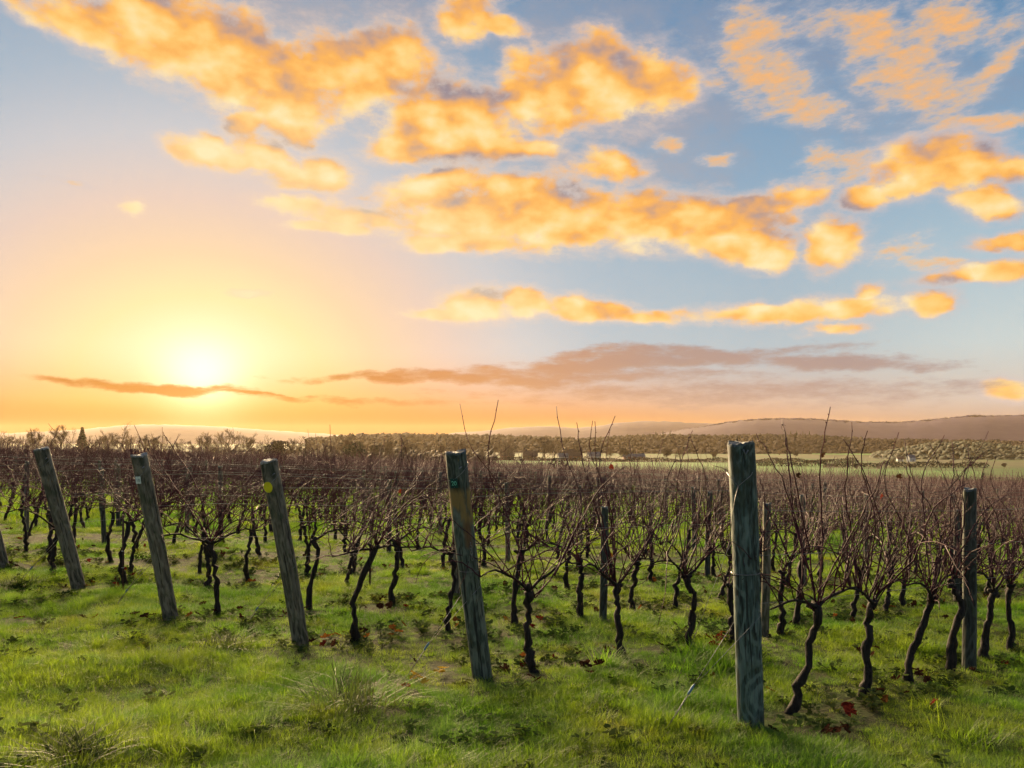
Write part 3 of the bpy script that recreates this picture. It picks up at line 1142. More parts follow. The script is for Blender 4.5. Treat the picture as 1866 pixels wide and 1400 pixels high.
def trunk_mesh(rng, P, r=.030, sides=8, knob=True):
    mb = MB()
    n = len(P)
    tt = np.linspace(0, 1, n)
    rad = r * (1.20 - .50 * tt + .32 * np.exp(-(tt / .12) ** 2) + (.45 * np.exp(-((tt - .95) / .10) ** 2) if knob else 0))
    rad *= 1 + .10 * rng.uniform(-1, 1, n)
    # finer
    t2 = np.linspace(0, 1, n * 2 - 1)
    Q = np.stack([np.interp(t2, tt, P[:, k]) for k in range(3)], 1)
    Q[1:-1] += rng.normal(0, .009, (len(Q) - 2, 3))
    R2 = np.interp(t2, tt, rad) * (1 + .20 * rng.uniform(-1, 1, len(t2)))
    mb.tube(Q, R2, sides, wob=.20, rng=rng)
    head = Q[-1]
    if knob:
        for _ in range(rng.integers(2, 4)):
            d = rng.normal(size=3); d[2] = abs(d[2]) * .7 + .2; d /= np.linalg.norm(d)
            mb.tube([head - d * .02, head + d * .03, head + d * rng.uniform(.045, .08)], [r * .75, r * .7, r * .42], max(5, sides - 2), wob=.2, rng=rng)
    return mb, head


def cane_points(rng, start, direction, length, bend, n=10, zig=.006):
    P = [np.array(start, float)]
    d = np.array(direction, float); d /= np.linalg.norm(d)
    b = np.array(bend, float)
    st = length / (n - 1)
    side = np.cross(d, rng.normal(size=3)); side /= max(np.linalg.norm(side), 1e-6)
    for i in range(n - 1):
        P.append(P[-1] + d * st)
        P[-1] = P[-1] + side * zig * (1 if i % 2 else -1) + rng.normal(0, zig * .5, 3)
        d = d + b * st + rng.normal(0, .06, 3)
        d /= np.linalg.norm(d)
    return np.array(P)


def cane_set(rng, head, nmain, seg=9, heavy=1.0):
    """the canes of one vine as polylines with radii; local x runs along the row"""
    out = []
    # one or two arms tied down along the wire
    arms = []
    for sgn in ((1, -1) if rng.random() < .75 else (1,)):
        L = rng.uniform(.36, .56)
        n = 7
        tt = np.linspace(0, 1, n)
        A = np.stack([head[0] + sgn * L * tt, head[1] + .02 * np.sin(tt * 5 + rng.uniform(0, 6)), head[2] + (.74 - head[2]) * np.minimum(tt * 1.6, 1) + .035 * np.sin(tt * math.pi) + rng.normal(0, .006, n)], 1)
        A[0] = head
        arms.append(A)
    for _ in range(nmain):
        src = arms[rng.integers(len(arms))]
        if rng.random() < .18:
            s0 = head + rng.normal(0, .015, 3)
        else:
            s0 = src[rng.integers(1, len(src))]
        lean = rng.normal(.20, .42); across = rng.normal(0, .26)
        L = min(max(rng.normal(.60, .17), .25), 1.0)
        if rng.random() < .14:
            L = rng.uniform(.85, 1.1)
        mode = rng.random()
        if mode < .50:
            d = (lean, across, 1.0); b = (rng.normal(-.1, .3), rng.normal(0, .3), rng.normal(.15, .3))
        elif mode < .90:        # arching away along the row
            d = (rng.choice([1, 1, -1]) * rng.uniform(.4, 1.5), across * 1.5, 1.0); b = (rng.normal(.2, .6), rng.normal(0, .5), -rng.uniform(.2, 1.8)); L *= 1.12
        else:                   # hanging
            d = (rng.normal(0, .8), rng.normal(0, .5), .25); b = (0, 0, -rng.uniform(1.5, 2.8)); L *= .6
        P = cane_points(rng, s0, d, L, b, seg)
        if P[:, 2].min() < .08:
            P[:, 2] = np.maximum(P[:, 2], .08)
        out.append((P, heavy * rng.uniform(.0030, .0050)))
        if rng.random() < .65 and mode < .88:    # side shoot
            j = rng.integers(2, seg - 2)
            d2 = P[j + 1] - P[j]; d2 /= np.linalg.norm(d2)
            d2 = d2 + rng.normal(0, .55, 3)
            out.append((cane_points(rng, P[j], d2, L * rng.uniform(.2, .5), (0, 0, rng.normal(.3, .8)), max(4, seg // 2)), heavy * rng.uniform(.0022, .0034)))
    return arms, out


def taper(r, n):
    return r * np.linspace(1.12, .50, n)


def tendrils(rng, mb, canes, n):
    for _ in range(n):
        P, r = canes[rng.integers(len(canes))]
        p = P[rng.integers(1, len(P))]
        a = np.linspace(0, rng.uniform(2.5, 6), 8)
        rr = rng.uniform(.008, .022)
        d = rng.normal(size=2); d /= np.linalg.norm(d)
        Q = np.stack([p[0] + d[0] * rr * np.sin(a) + .004 * a * d[0], p[1] + d[1] * rr * np.sin(a), p[2] + rr * (1 - np.cos(a)) * .8], 1)
        mb.tube(Q, .0011, 3, cap=False)


ROT_ROW = math.atan2(RD[1], RD[0])
NODE_B = np.array([0, 0, 1.0])


def make_vine(name, label, x, y, rng, trunk=None, extra=(), detail=2, nmain=13, group='dormant vines in rows'):
    """detail 2: every cane a part of its own"""
    z = gz(x, y)
    o = thing(name, label, 'vine', (x, y, z), ROT_ROW, group)
    P = trunk if trunk is not None else trunk_points(rng, rng.uniform(.60, .72))
    mb, head = trunk_mesh(rng, P, rng.uniform(.021, .029), 10)
    obj('trunk', mb.mesh('trunk', M_bark), o)
    arms, canes = cane_set(rng, head, nmain, 10)
    for A in arms:
        a = MB(); a.tube(A, taper(.0105, len(A)), 6, wob=.15, rng=rng)
        obj('arm', a.mesh('arm', M_bark), o)
    canes = canes + list(extra)
    for Pc, r in canes:
        c = MB(); c.tube(Pc, taper(r, len(Pc)), 5)
        for q in Pc[1:-1]:           # swollen buds at the nodes
            d = rng.normal(size=3); d /= np.linalg.norm(d)
            c.tube([q, q + d * r * 2.1], [r * 1.05, r * .4], 4)
        obj('cane', c.mesh('cane', M_cane), o)
    tb = MB(); tendrils(rng, tb, canes, 9)
    obj('tendril', tb.mesh('tendril', M_cane), o)
    return o


def to_local(x, y, z, pts):
    c, s_ = math.cos(-ROT_ROW), math.sin(-ROT_ROW)
    Q = np.asarray(pts, float) - np.array([x, y, z])
    return np.stack([Q[:, 0] * c - Q[:, 1] * s_, Q[:, 0] * s_ + Q[:, 1] * c, Q[:, 2]], 1)


def at_depth(px, py, Y):
    return np.array([(px - W0 / 2) / FPX * Y, Y, CAMH + (HOR - py) / FPX * Y])


# the near vines one by one: row, trunk outline in the photograph, notable canes
NEAR = [
    (5, [(1441, 1300), (1452, 1262), (1466, 1220), (1476, 1180), (1486, 1140), (1490, 1108)],
     [[(1488, 1112), (1476, 1010), (1456, 905), (1440, 835), (1429, 790), (1426, 762)], [(1488, 1112), (1463, 985), (1432, 885), (1402, 830), (1378, 790)],
      [(1490, 1108), (1502, 985), (1492, 900), (1494, 835), (1504, 782), (1513, 742)], [(1480, 1060), (1444, 940), (1438, 850), (1433, 798)], [(1490, 1110), (1540, 1060), (1590, 960), (1640, 900)],
      [(1490, 1110), (1512, 1040), (1560, 960), (1600, 880), (1612, 840)], [(1440, 1020), (1400, 930), (1385, 870)]]),
    (5, [(1578, 1270), (1580, 1225), (1577, 1172), (1583, 1125), (1592, 1100)],
     [[(1572, 1085), (1546, 960), (1540, 885), (1548, 825), (1552, 770)], [(1576, 1085), (1600, 950), (1566, 850), (1581, 785)], [(1592, 1085), (1612, 960), (1574, 860), (1536, 800)],
      [(1600, 1080), (1680, 1010), (1690, 935), (1730, 900), (1765, 880)], [(1595, 1080), (1640, 980), (1660, 900), (1651, 850)]]),
    (5, [(1657, 1244), (1656, 1212), (1668, 1168), (1688, 1122), (1697, 1092)],
     [[(1694, 1085), (1645, 950), (1604, 880), (1638, 788)], [(1697, 1085), (1684, 940), (1676, 870), (1721, 793)], [(1698, 1085), (1720, 960), (1660, 870), (1648, 800)], [(1700, 1085), (1760, 990), (1790, 930), (1840, 900)]]),
    (5, [(1732, 1227), (1734, 1182), (1742, 1132), (1757, 1100), (1738, 1080), (1733, 1062)], [[(1735, 1060), (1730, 930), (1740, 860), (1735, 805)], [(1735, 1060), (1760, 940), (1752, 860), (1790, 830)]]),
    (5, [(1790, 1200), (1798, 1155), (1804, 1105), (1812, 1078)], [[(1812, 1070), (1800, 950), (1775, 870), (1760, 810)], [(1812, 1070), (1830, 960), (1780, 880), (1800, 838)]]),
    (5, [(1841, 1187), (1844, 1140), (1838, 1095), (1842, 1070)], [[(1842, 1065), (1850, 950), (1800, 880), (1815, 830)]]),
    (4, [(972, 1224), (962, 1190), (959, 1135), (964, 1078)],
     [[(975, 1090), (1005, 1062), (965, 960), (905, 880), (868, 832), (846, 792), (838, 736)], [(975, 1090), (940, 970), (898, 885), (886, 830), (896, 782), (908, 729)],
      [(975, 1085), (1010, 1050), (1072, 930), (1042, 860), (1020, 800), (1014, 741)], [(1010, 1050), (1050, 960), (1100, 880), (1140, 850)]]),
    (4, [(1134, 1197), (1129, 1150), (1124, 1100), (1124, 1068)], [[(1120, 1068), (1085, 920), (1060, 835), (1051, 770)], [(1122, 1068), (1110, 900), (1074, 832), (1080, 767)], [(1124, 1068), (1090, 920), (1090, 830), (1121, 758)],
                                                               [(1126, 1068), (1160, 950), (1150, 860), (1146, 800)], [(1126, 1068), (1200, 960), (1215, 880), (1232, 830)], [(1120, 1068), (1120, 940), (1086, 860), (1084, 768)]]),
    (4, [(1253, 1184), (1257, 1140), (1268, 1092), (1250, 1052)], [[(1250, 1050), (1230, 930), (1236, 850), (1262, 785)], [(1250, 1050), (1290, 940), (1284, 860), (1256, 790)]]),
    (4, [(1336, 1172), (1334, 1130), (1330, 1070)], []),
    (4, [(1424, 1160), (1428, 1120), (1424, 1075), (1426, 1045)], []),
    (4, [(1553, 1128), (1556, 1100), (1566, 1065), (1570, 1045)], []),
    (4, [(1610, 1118), (1618, 1085), (1624, 1045)], []),
    (3, [(643, 1170), (648, 1140), (642, 1100), (656, 1060), (682, 1000)],
     [[(684, 1000), (720, 945), (770, 900), (815, 885), (828, 900)], [(684, 1000), (712, 950), (750, 910), (790, 880), (832, 868)], [(684, 1000), (700, 940), (745, 890), (800, 862)], [(684, 1000), (695, 930), (720, 880), (735, 830), (728, 790)]]),
    (3, [(812, 1150), (816, 1110), (828, 1060), (822, 1010)], [[(824, 1010), (790, 920), (748, 850), (730, 792)], [(824, 1010), (860, 930), (872, 860), (930, 812)]]),
    (3, [(937, 1138), (936, 1100), (944, 1050), (948, 1008)], []),
    (3, [(1058, 1126), (1055, 1090), (1062, 1050), (1052, 1015)], []),
    (3, [(1152, 1116), (1150, 1085), (1160, 1030)], []),
    (3, [(1230, 1110), (1234, 1070), (1244, 1020)], []),
    (2, [(393, 1120), (397, 1085), (394, 1040), (385, 992)], [[(385, 990), (330, 900), (285, 840), (270, 800)], [(385, 990), (420, 910), (470, 860), (500, 800)], [(385, 990), (360, 880), (310, 810), (297, 787)]]),
    (2, [(378, 1073), (380, 1040), (376, 995)], []),
    (2, [(565, 1110), (562, 1075), (574, 1035), (582, 1010), (570, 985)], [[(572, 985), (560, 900), (580, 840), (575, 790)]]),
    (2, [(712, 1100), (718, 1060), (724, 1010), (722, 990)], []),
    (2, [(632, 1068), (636, 1040), (644, 995)], []),
    (1, [(238, 1046), (240, 1015), (248, 980), (240, 950)], [[(240, 950), (190, 870), (130, 810), (88, 772)], [(240, 950), (300, 880), (340, 850)]]),
    (1, [(95, 1043), (98, 1005), (104, 965)], [[(104, 962), (80, 880), (90, 820), (108, 775)], [(104, 962), (150, 870), (165, 800)]]),
    (1, [(362, 1045), (366, 1010), (372, 968)], []),
]
occupied = []
n_in_row = {}
VINES = 0
NEARNAMES = {}
for vi, (ri, tr, extra) in enumerate(NEAR):
    rng = np.random.default_rng(900 + vi)
    B = ground_at(*tr[0])
    Y = B[1]
    T3 = []
    for j, (px, py) in enumerate(tr):
        T3.append(at_depth(px, py, Y + rng.normal(0, .02) * (j > 0)))
    T3 = to_local(B[0], B[1], B[2], T3)
    T3[0] = (0, 0, -.05)
    tt = np.linspace(0, 1, len(T3)); t9 = np.linspace(0, 1, 9)
    # rounded path through the given points
    T9 = np.stack([np.interp(t9, tt, T3[:, k]) for k in range(3)], 1)
    T9[1:-1] = (T9[:-2] + 2 * T9[1:-1] + T9[2:]) / 4
    ex = []
    for line in extra:
        L = np.array([at_depth(px, py, Y + .10 * math.sin(j * 1.3 + vi)) for j, (px, py) in enumerate(line)])
        L = to_local(B[0], B[1], B[2], L)
        tt = np.linspace(0, 1, len(L)); tn = np.linspace(0, 1, 15)
        Q = np.stack([np.interp(tn, tt, L[:, k]) for k in range(3)], 1)
        for _ in range(2):
            Q[1:-1] = (Q[:-2] + 2 * Q[1:-1] + Q[2:]) / 4
        Q[1:-1] += rng.normal(0, .0045, (13, 3))
        ex.append((Q, rng.uniform(.0046, .0062)))
    nm = [27, 31, 35][vi % 3]
    n_in_row[ri] = n_in_row.get(ri, 0) + 1
    lab = 'bare dark vine, %s from %s along its row' % (ordinal(n_in_row[ri]), NAMES[ri])
    make_vine('vine', lab, B[0], B[1], rng, T9, ex, 2, nm)
    occupied.append((B[0], B[1]))
    VINES += 1

# the other vines: shared plants in ten forms, placed along the rows
PROTO = []
for v in range(10):
    rng = np.random.default_rng(300 + v)
    P = trunk_points(rng, rng.uniform(.58, .72))
    mb, head = trunk_mesh(rng, P, rng.uniform(.024, .032), 7)
    arms, canes = cane_set(rng, head, 38, 8, 1.05)
    am = MB()
    for A in arms:
        am.tube(A, taper(.0105, len(A)), 5, wob=.15, rng=rng)
    cm = MB()
    for Pc, r in canes:
        cm.tube(Pc, taper(r, len(Pc)), 4, cap=False)
    PROTO.append((mb.mesh('trunk', M_bark), am.mesh('arm', M_bark), cm.mesh('cane_growth', M_cane)))

spots = []
occ = np.array(occupied)
for k, s in enumerate(ROW_S):
    i = k - N_EXTRA
    rng = random.Random(700 + k)
    t_ = float(RD @ ENDS[i][:2]) + .45 if i >= 0 else -75 + rng.random() * V_GAP
    while t_ < 120:
        jx = rng.uniform(-.10, .10); js = rng.uniform(-.05, .05)
        x, y = row_point(s + js, t_ + jx)
        t_ += V_GAP
        if not in_view(x, y, .70):
            continue
        if np.min(np.hypot(occ[:, 0] - x, occ[:, 1] - y)) < .46:
            continue
        if rng.random() < .03:
            continue
        spots.append((y, k, t_, x))
spots.sort()
N_SINGLE = 300 - VINES
single, rest_spots = spots[:N_SINGLE], spots[N_SINGLE:]
per = {}
for (y, k, t_, x) in single:
    per.setdefault(k, []).append((t_, x, y))
rngv = random.Random(77)
for k, lst in per.items():
    lst.sort()
    base_n = n_in_row.get(k - N_EXTRA, 0)
    for n, (t_, x, y) in enumerate(lst):
        if k - N_EXTRA >= 0:
            lab = 'bare vine, %s from %s along its row' % (ordinal(base_n + n + 1), NAMES[k - N_EXTRA])
        else:
            lab = 'bare vine, %s from the left %s' % (ordinal(n + 1), ROW_NAME[k])
        o = thing('vine', lab, 'vine', (x, y, gz(x, y)), ROT_ROW + rngv.uniform(-.12, .12), 'dormant vines in rows')
        sc = rngv.uniform(.93, 1.05)
        o.scale = (sc, sc * rngv.choice([1, 1, -1]), sc)
        a, b_, c = PROTO[rngv.randrange(10)]
        obj('trunk', a, o); obj('arm', b_, o); obj('cane_growth', c, o)

# the far rows read as one purple brown mass
FAR = []
for v in range(7):
    rng = np.random.default_rng(600 + v)
    P = trunk_points(rng, rng.uniform(.58, .72))
    mb = MB(); mb.tube(P[::2], np.linspace(.034, .022, len(P[::2])), 4, cap=False)
    arms, canes = cane_set(rng, P[-1], 30, 5, 1.4)
    for A in arms:
        mb.tube(A[::3], .011, 3, cap=False)
    for Pc, r in canes:
        mb.tube(Pc, taper(r, len(Pc)), 3, cap=False)
    FAR.append((np.concatenate(mb.v), np.array(mb.f)))
VV, FF, off = [], [], 0
for (y, k, t_, x) in rest_spots:
    v, f = FAR[rngv.randrange(7)]
    a = ROT_ROW + rngv.uniform(-.15, .15); c, s_ = math.cos(a), math.sin(a)
    sc = rngv.uniform(.9, 1.08)
    q = np.stack([(v[:, 0] * c - v[:, 1] * s_) * sc + x, (v[:, 0] * s_ + v[:, 1] * c) * sc + y, v[:, 2] * sc + gz(x, y)], 1)
    VV.append(q); FF.append(f + off); off += len(v)
if VV:
    tag(obj('far_vines', big_mesh('far_vines', np.concatenate(VV), np.concatenate(FF), M_cane)),
        'mass of bare purple brown vines filling the far vineyard', 'vines', kind='stuff')
print('vines single', VINES + len(single), 'far', len(rest_spots))

# planting stakes and a drip of odd bits among the first vines
def stake(px, py, h, label):
    B = ground_at(px, py)
    o = thing('stake', label, 'stake', B, 0, 'thin dark planting stakes')
    mb = MB(); mb.tube([(0, 0, -.1), (.004, 0, h * .5), (0, .004, h)], .011, 7)
    obj('rod', mb.mesh('rod', M_rust), o)
    for zz in (.30, .52):
        r_ = MB(); a = np.linspace(0, 6.283, 10)
        r_.tube(np.stack([np.cos(a) * .0125, np.sin(a) * .0125, np.full(10, h * zz)], 1), .002, 4, cap=False)
        obj('tie', r_.mesh('tie', M_white), o)


stake(224, 1076, .80, 'thin dark stake with white ties left of the white tagged post')
stake(674, 1068, 1.15, 'tall dark stake among the vines between the yellow disc post and the post tagged 20')

# ------------------------------------------------------------------ far country: trees, hedges, houses
M_tbark = simple_mat('tree_bark', (.035, .026, .018), (.075, .055, .038), 2.0, .9)
M_twig = simple_mat('winter_twigs', (.060, .036, .024), (.105, .066, .040), .8, .9)
M_ever = simple_mat('evergreen_leaf', (.013, .021, .009), (.028, .038, .016), 1.2, .85)
M_scrub = simple_mat('winter_scrub', (.030, .023, .015), (.050, .038, .022), .5, .9)


def bare_tree(seed, h, spread=.42, dens_=1.0, low=.18):
    """a leafless broadleaf tree: trunk and a crown of forking limbs and twigs"""
    rng = np.random.default_rng(seed)
    tr = MB(); cr = MB()
    P = [np.array([0, 0, -.3])]
    for i in range(6):
        P.append(P[-1] + np.array([rng.normal(0, .03) * h, rng.normal(0, .03) * h, h * .11]))
    P = np.array(P)
    tr.tube(P, np.linspace(h * .030, h * .012, len(P)), 7, wob=.1, rng=rng)

    def grow(p, d, L, r, lev):
        n = 4 if lev < 2 else 3
        Q = [p]
        for i in range(n - 1):
            d = d + rng.normal(0, .16, 3) + np.array([0, 0, .07])
            d /= np.linalg.norm(d)
            Q.append(Q[-1] + d * L / (n - 1))
        cr.tube(Q, np.linspace(r, r * .55, n), 4 if lev == 0 else 3, cap=False)
        if lev >= 3:
            return
        k = int([6, 5, 5][lev] * dens_ + rng.random())
        for j in range(k):
            t_ = rng.uniform(.25, 1.0)
            q = np.array(Q[0]) + (np.array(Q[-1]) - Q[0]) * t_
            idx = min(int(t_ * (n - 1)), n - 2)
            q = Q[idx] + (Q[idx + 1] - Q[idx]) * (t_ * (n - 1) - idx)
            e = d + rng.normal(0, .62, 3) + np.array([0, 0, .10])
            e /= np.linalg.norm(e)
            grow(q, e, L * rng.uniform(.42, .66), max(r * .5, .022), lev + 1)

    nl = int(9 * dens_)
    for i in range(nl):
        t_ = low / .66 + (1 - low / .66) * (i + .5) / nl
        idx = min(int(t_ * 6), 5)
        p = P[idx] + (P[idx + 1] - P[idx]) * (t_ * 6 - idx)
        a = i * 2.4 + rng.uniform(-.5, .5)
        up = .35 + .9 * t_
        d = np.array([math.cos(a), math.sin(a), up]); d /= np.linalg.norm(d)
        grow(p, d, h * spread * rng.uniform(.7, 1.05) * (1.05 - .35 * t_), h * .011, 0)
    return tr.mesh('trunk', M_tbark), cr.mesh('crown', M_twig)


def leaf_cloud(rng, n, shape, size, mb):
    """many small leaf clumps spread through a volume"""
    for _ in range(n):
        c = shape(rng)
        u = rng.normal(size=3); u /= np.linalg.norm(u)
        w = np.cross(u, rng.normal(size=3)); w /= np.linalg.norm(w)
        s_ = size * rng.uniform(.5, 1.3)
        mb.add([c - u * s_, c + w * s_ * .6, c + u * s_, c - w * s_ * .6 + np.cross(u, w) * s_ * .4], [(0, 1, 2), (0, 2, 3)])


def round_tree(seed, h, wide, mat):
    rng = np.random.default_rng(seed)
    tr = MB(); tr.tube([(0, 0, -.3), (.1, 0, h * .25), (0, .1, h * .6)], [h * .03, h * .024, h * .012], 7)
    for i in range(6):
        a = i * 1.05
        tr.tube([(0, 0, h * .3), (math.cos(a) * wide * .3, math.sin(a) * wide * .3, h * .6)], [h * .012, h * .005], 5)
    cr = MB()
    lobes = [(rng.uniform(-.45, .45) * wide, rng.uniform(-.45, .45) * wide, h * rng.uniform(.38, .72), wide * rng.uniform(.32, .5)) for _ in range(9)]

    def shape(r):
        l = lobes[r.integers(len(lobes))]
        v = r.normal(size=3); v /= np.linalg.norm(v)
        return np.array(l[:3]) + v * l[3] * r.uniform(.55, 1.0) * np.array([1, 1, .8])
    leaf_cloud(rng, 2200, shape, h * .032, cr)
    return tr.mesh('trunk', M_tbark), cr.mesh('crown', mat, False)


def conifer(seed, h, wide, mat):
    rng = np.random.default_rng(seed)
    tr = MB(); tr.tube([(0, 0, -.3), (0, 0, h * .5), (0, 0, h * .97)], [h * .022, h * .014, .02], 6)
    cr = MB()

    def shape(r):
        z = r.random() ** 1.3
        a = r.uniform(0, 6.28)
        rr = wide * (1 - z) * (.75 + .25 * math.sin(a * 5 + z * 40)) * r.uniform(.6, 1)
        return np.array([math.cos(a) * rr, math.sin(a) * rr, h * (.10 + .9 * z)])
    leaf_cloud(rng, 1500, shape, h * .028, cr)
    return tr.mesh('trunk', M_tbark), cr.mesh('crown', mat, False)


def bush_mesh(seed, h, wide, mat, n=700):
    rng = np.random.default_rng(seed)
    st = MB()
    for i in range(7):
        a = i * .9
        st.tube([(0, 0, -.2), (math.cos(a) * wide * .25, math.sin(a) * wide * .25, h * .5)], [.06, .03], 4)
    cr = MB()

    def shape(r):
        v = r.normal(size=3); v /= np.linalg.norm(v); v[2] = abs(v[2])
        k = 1 + .22 * math.sin(v[0] * 6 + seed) * math.cos(v[1] * 5)
        return v * np.array([wide, wide, h]) * r.uniform(.5, 1.0) * k
    leaf_cloud(rng, n, shape, h * .085, cr)
    return st.mesh('stem', M_tbark), cr.mesh('crown', mat, False)


TREES = [bare_tree(11, 11, .42), bare_tree(12, 12, .40, 1.1), bare_tree(13, 10, .46, 1.15), bare_tree(14, 13, .36), bare_tree(15, 9, .5, 1.2)]
GREAT = bare_tree(21, 13, .46, 1.15, .10)
CONI = conifer(31, 12, 2.6, M_ever)
ROUND = round_tree(32, 10, 5.2, M_ever)
BROWN = round_tree(33, 9, 4.6, M_scrub)
SHRUB = bush_mesh(41, 4.0, 3.4, M_scrub, 900)
H_OF = {id(TREES[0]): 11, id(TREES[1]): 12, id(TREES[2]): 10, id(TREES[3]): 13, id(TREES[4]): 9, id(GREAT): 13, id(CONI): 12, id(ROUND): 10, id(BROWN): 9}
rngt = random.Random(3)


def plant(kind, name, px, top, dist, label, group=None, wide=1.0):
    u = (px - W0 / 2) / FPX
    y = dist; x = u * y
    z = gz(x, y) - .1
    h = CAMH + (HOR - top) / FPX * y - z
    sc = max(h, 2.0) / (H_OF[id(kind)] * 1.02)
    o = thing(name, label, 'tree', (x, y, z), rngt.uniform(0, 6.28), group)
    o.scale = (sc * wide, sc * wide, sc)
    obj('trunk', kind[0], o); obj('crown', kind[1], o)


TL = [  # x, top y, distance, form
    (-30, 782, 330, 0), (18, 780, 300, 1), (58, 778, 330, 2), (104, 774, 300, 5), (150, 778, 340, 'c'), (168, 784, 310, 3), (198, 790, 350, 4), (226, 778, 300, 0), (258, 790, 330, 2),
    (290, 795, 360, 4), (322, 796, 340, 1), (352, 794, 330, 3), (378, 786, 320, 2), (414, 781, 290, 'g'), (448, 795, 330, 4), (478, 797, 340, 0), (506, 793, 300, 'b'), (532, 797, 350, 2),
    (560, 790, 300, 1), (600, 790, 310, 3), (626, 798, 330, 4), (650, 796, 280, 'r'), (690, 803, 330, 'b'), (716, 801, 320, 2), (742, 798, 340, 0), (776, 799, 360, 3), (806, 801, 350, 1), (836, 803, 360, 4),
    (872, 803, 380, 2), (898, 804, 390, 0), (932, 798, 400, 2), (992, 795, 400, 'g'), (1052, 800, 420, 1), (1012, 803, 430, 4), (1085, 812, 430, 'b'), (1112, 815, 440, 4), (1138, 812, 440, 'b'), (1215, 814, 450, 'b'), (1240, 818, 450, 4), (1300, 820, 460, 'b'), (1420, 800, 600, 3), (1450, 822, 520, 'b'),
    (1560, 842, 300, 'b'), (1600, 846, 300, 'b'), (1625, 836, 330, 4), (1700, 846, 330, 'b'), (1735, 838, 340, 2), (1830, 842, 320, 'b'),
]
for n, (px, top, dist, f) in enumerate(TL):
    if f == 'c':
        plant(CONI, 'conifer_tree', px, top, dist, 'dark pointed conifer in the left tree line under the sunrise', None, 1.5)
    elif f == 'r':
        plant(ROUND, 'evergreen_tree', px, top, dist, 'round dense dark evergreen tree right of the yellow disc post')
    elif f == 'g':
        plant(GREAT, 'bare_tree', px, top, dist, 'large spreading bare tree standing out below the sun' if px < 500 else 'large spreading bare tree among the farm roofs', 'bare trees beyond the vineyard', 1.1)
    elif f == 'b':
        plant(BROWN, 'brown_tree', px, top, dist, 'rounded brown winter tree, %s of its kind from the left beyond the vineyard' % ordinal(1 + sum(1 for q in TL[:n] if q[3] == 'b')), 'rounded brown trees beyond the vineyard')
    else:
        k = TREES[f] if f < 5 else GREAT
        plant(k, 'bare_tree', px, top, dist, 'bare winter tree, %s from the left in the line beyond the vineyard' % ordinal(1 + sum(1 for q in TL[:n] if q[3] not in ('b', 'c', 'r', 'g'))), 'bare trees beyond the vineyard', 1.15)

# wooded strips that read as one mass: hedgerow under the tree line and woods on the slopes
def lumps(name, label, pts, mat, seed):
    """low broken crowns, one small faceted clump per tree"""
    rng = np.random.default_rng(seed)
    V, F, off = [], [], 0
    base_v = []
    n = 14
    for i in range(n):
        zz = 1 - 2 * (i + .5) / n
        a = i * 2.39996
        q = math.sqrt(1 - zz * zz)
        base_v.append((q * math.cos(a), q * math.sin(a), zz))
    bm = bmesh.new()
    for v in base_v:
        bm.verts.new(v)
    bmesh.ops.convex_hull(bm, input=bm.verts)
    bm.verts.index_update()
    bv = np.array([v.co[:] for v in bm.verts]); bf = np.array([[v.index for v in f.verts] for f in bm.faces])
    bm.free()
    for (x, y, z, w, h) in pts:
        k = 1 + .20 * rng.normal(size=(len(bv), 1))
        V.append(bv * k * np.array([w, w, h]) + np.array([x, y, z])); F.append(bf + off); off += len(bv)
    return tag(obj(name, big_mesh(name, np.concatenate(V), np.concatenate(F), mat, True)), label, 'woodland', kind='stuff')


rngw = random.Random(9)
pts = []
for _ in range(1500):
    px = rngw.uniform(-250, 900)
    d = rngw.uniform(320, 420)
    x, y = (px - W0 / 2) / FPX * d, d
    pts.append((x, y, gz(x, y) + rngw.uniform(0, 2.5), rngw.uniform(1.0, 2.2), rngw.uniform(1.5, 3.2)))
lumps('woodland', 'brown winter undergrowth and hedgerow under the left tree line', pts, M_scrub, 1)


def on_ridge(dist, depth, prof, s, px, base):
    top = CAMH + (HOR - np.interp(px, [p[0] for p in prof], [p[1] for p in prof])) / FPX * dist
    h = math.cos(s * math.pi / 2) ** 1.1
    dd = dist + s * depth
    return (px - W0 / 2) / FPX * dd, dd, base + (top - base) * h


R1 = [(560, 803), (640, 797), (720, 795), (800, 796), (900, 798), (1000, 801), (1060, 804), (1120, 800), (1200, 797), (1300, 798), (1400, 797), (1480, 798), (1600, 805), (1700, 806), (1866, 809), (2100, 806), (2500, 806)]
pts = []
for _ in range(5200):
    px = rngw.uniform(560, 2300); s = rngw.uniform(-.95, .12)
    x, y, z = on_ridge(800, 170, R1, s, px, -13)
    pts.append((x, y, z + .5, rngw.uniform(1.3, 2.9), rngw.uniform(1.4, 3.2)))
lumps('woodland', 'hazy brown woods on the low ridge before the far hills', pts, M_hill2, 2)
R2 = [(1560, 838), (1640, 824), (1700, 814), (1760, 812), (1840, 818), (1900, 818), (2050, 810), (2300, 806)]
pts = []
for _ in range(2200):
    px = rngw.uniform(1590, 2250); s = rngw.uniform(-.95, .15)
    x, y, z = on_ridge(560, 120, R2, s, px, -14)
    pts.append((x, y, z + .5, rngw.uniform(1.3, 2.9), rngw.uniform(1.3, 2.9)))
lumps('woodland', 'dark green wooded slope at the right below the far hills', pts, M_ever, 3)
R3 = [(1130, 800), (1250, 783), (1330, 769), (1400, 763), (1480, 764), (1560, 769), (1640, 770), (1700, 765), (1750, 760), (1772, 757), (1800, 759), (1866, 757), (2000, 752), (2300, 750), (2800, 760)]
pts = []
for _ in range(900):
    px = rngw.uniform(1180, 2200); s = rngw.uniform(-.12, .08)
    x, y, z = on_ridge(1320, 280, R3, s, px, -20)
    pts.append((x, y, z - .8, rngw.uniform(2.8, 5.6), rngw.uniform(1.0, 2.2)))
lumps('woodland', 'woods along the crest of the far right hill', pts, M_hill, 4)
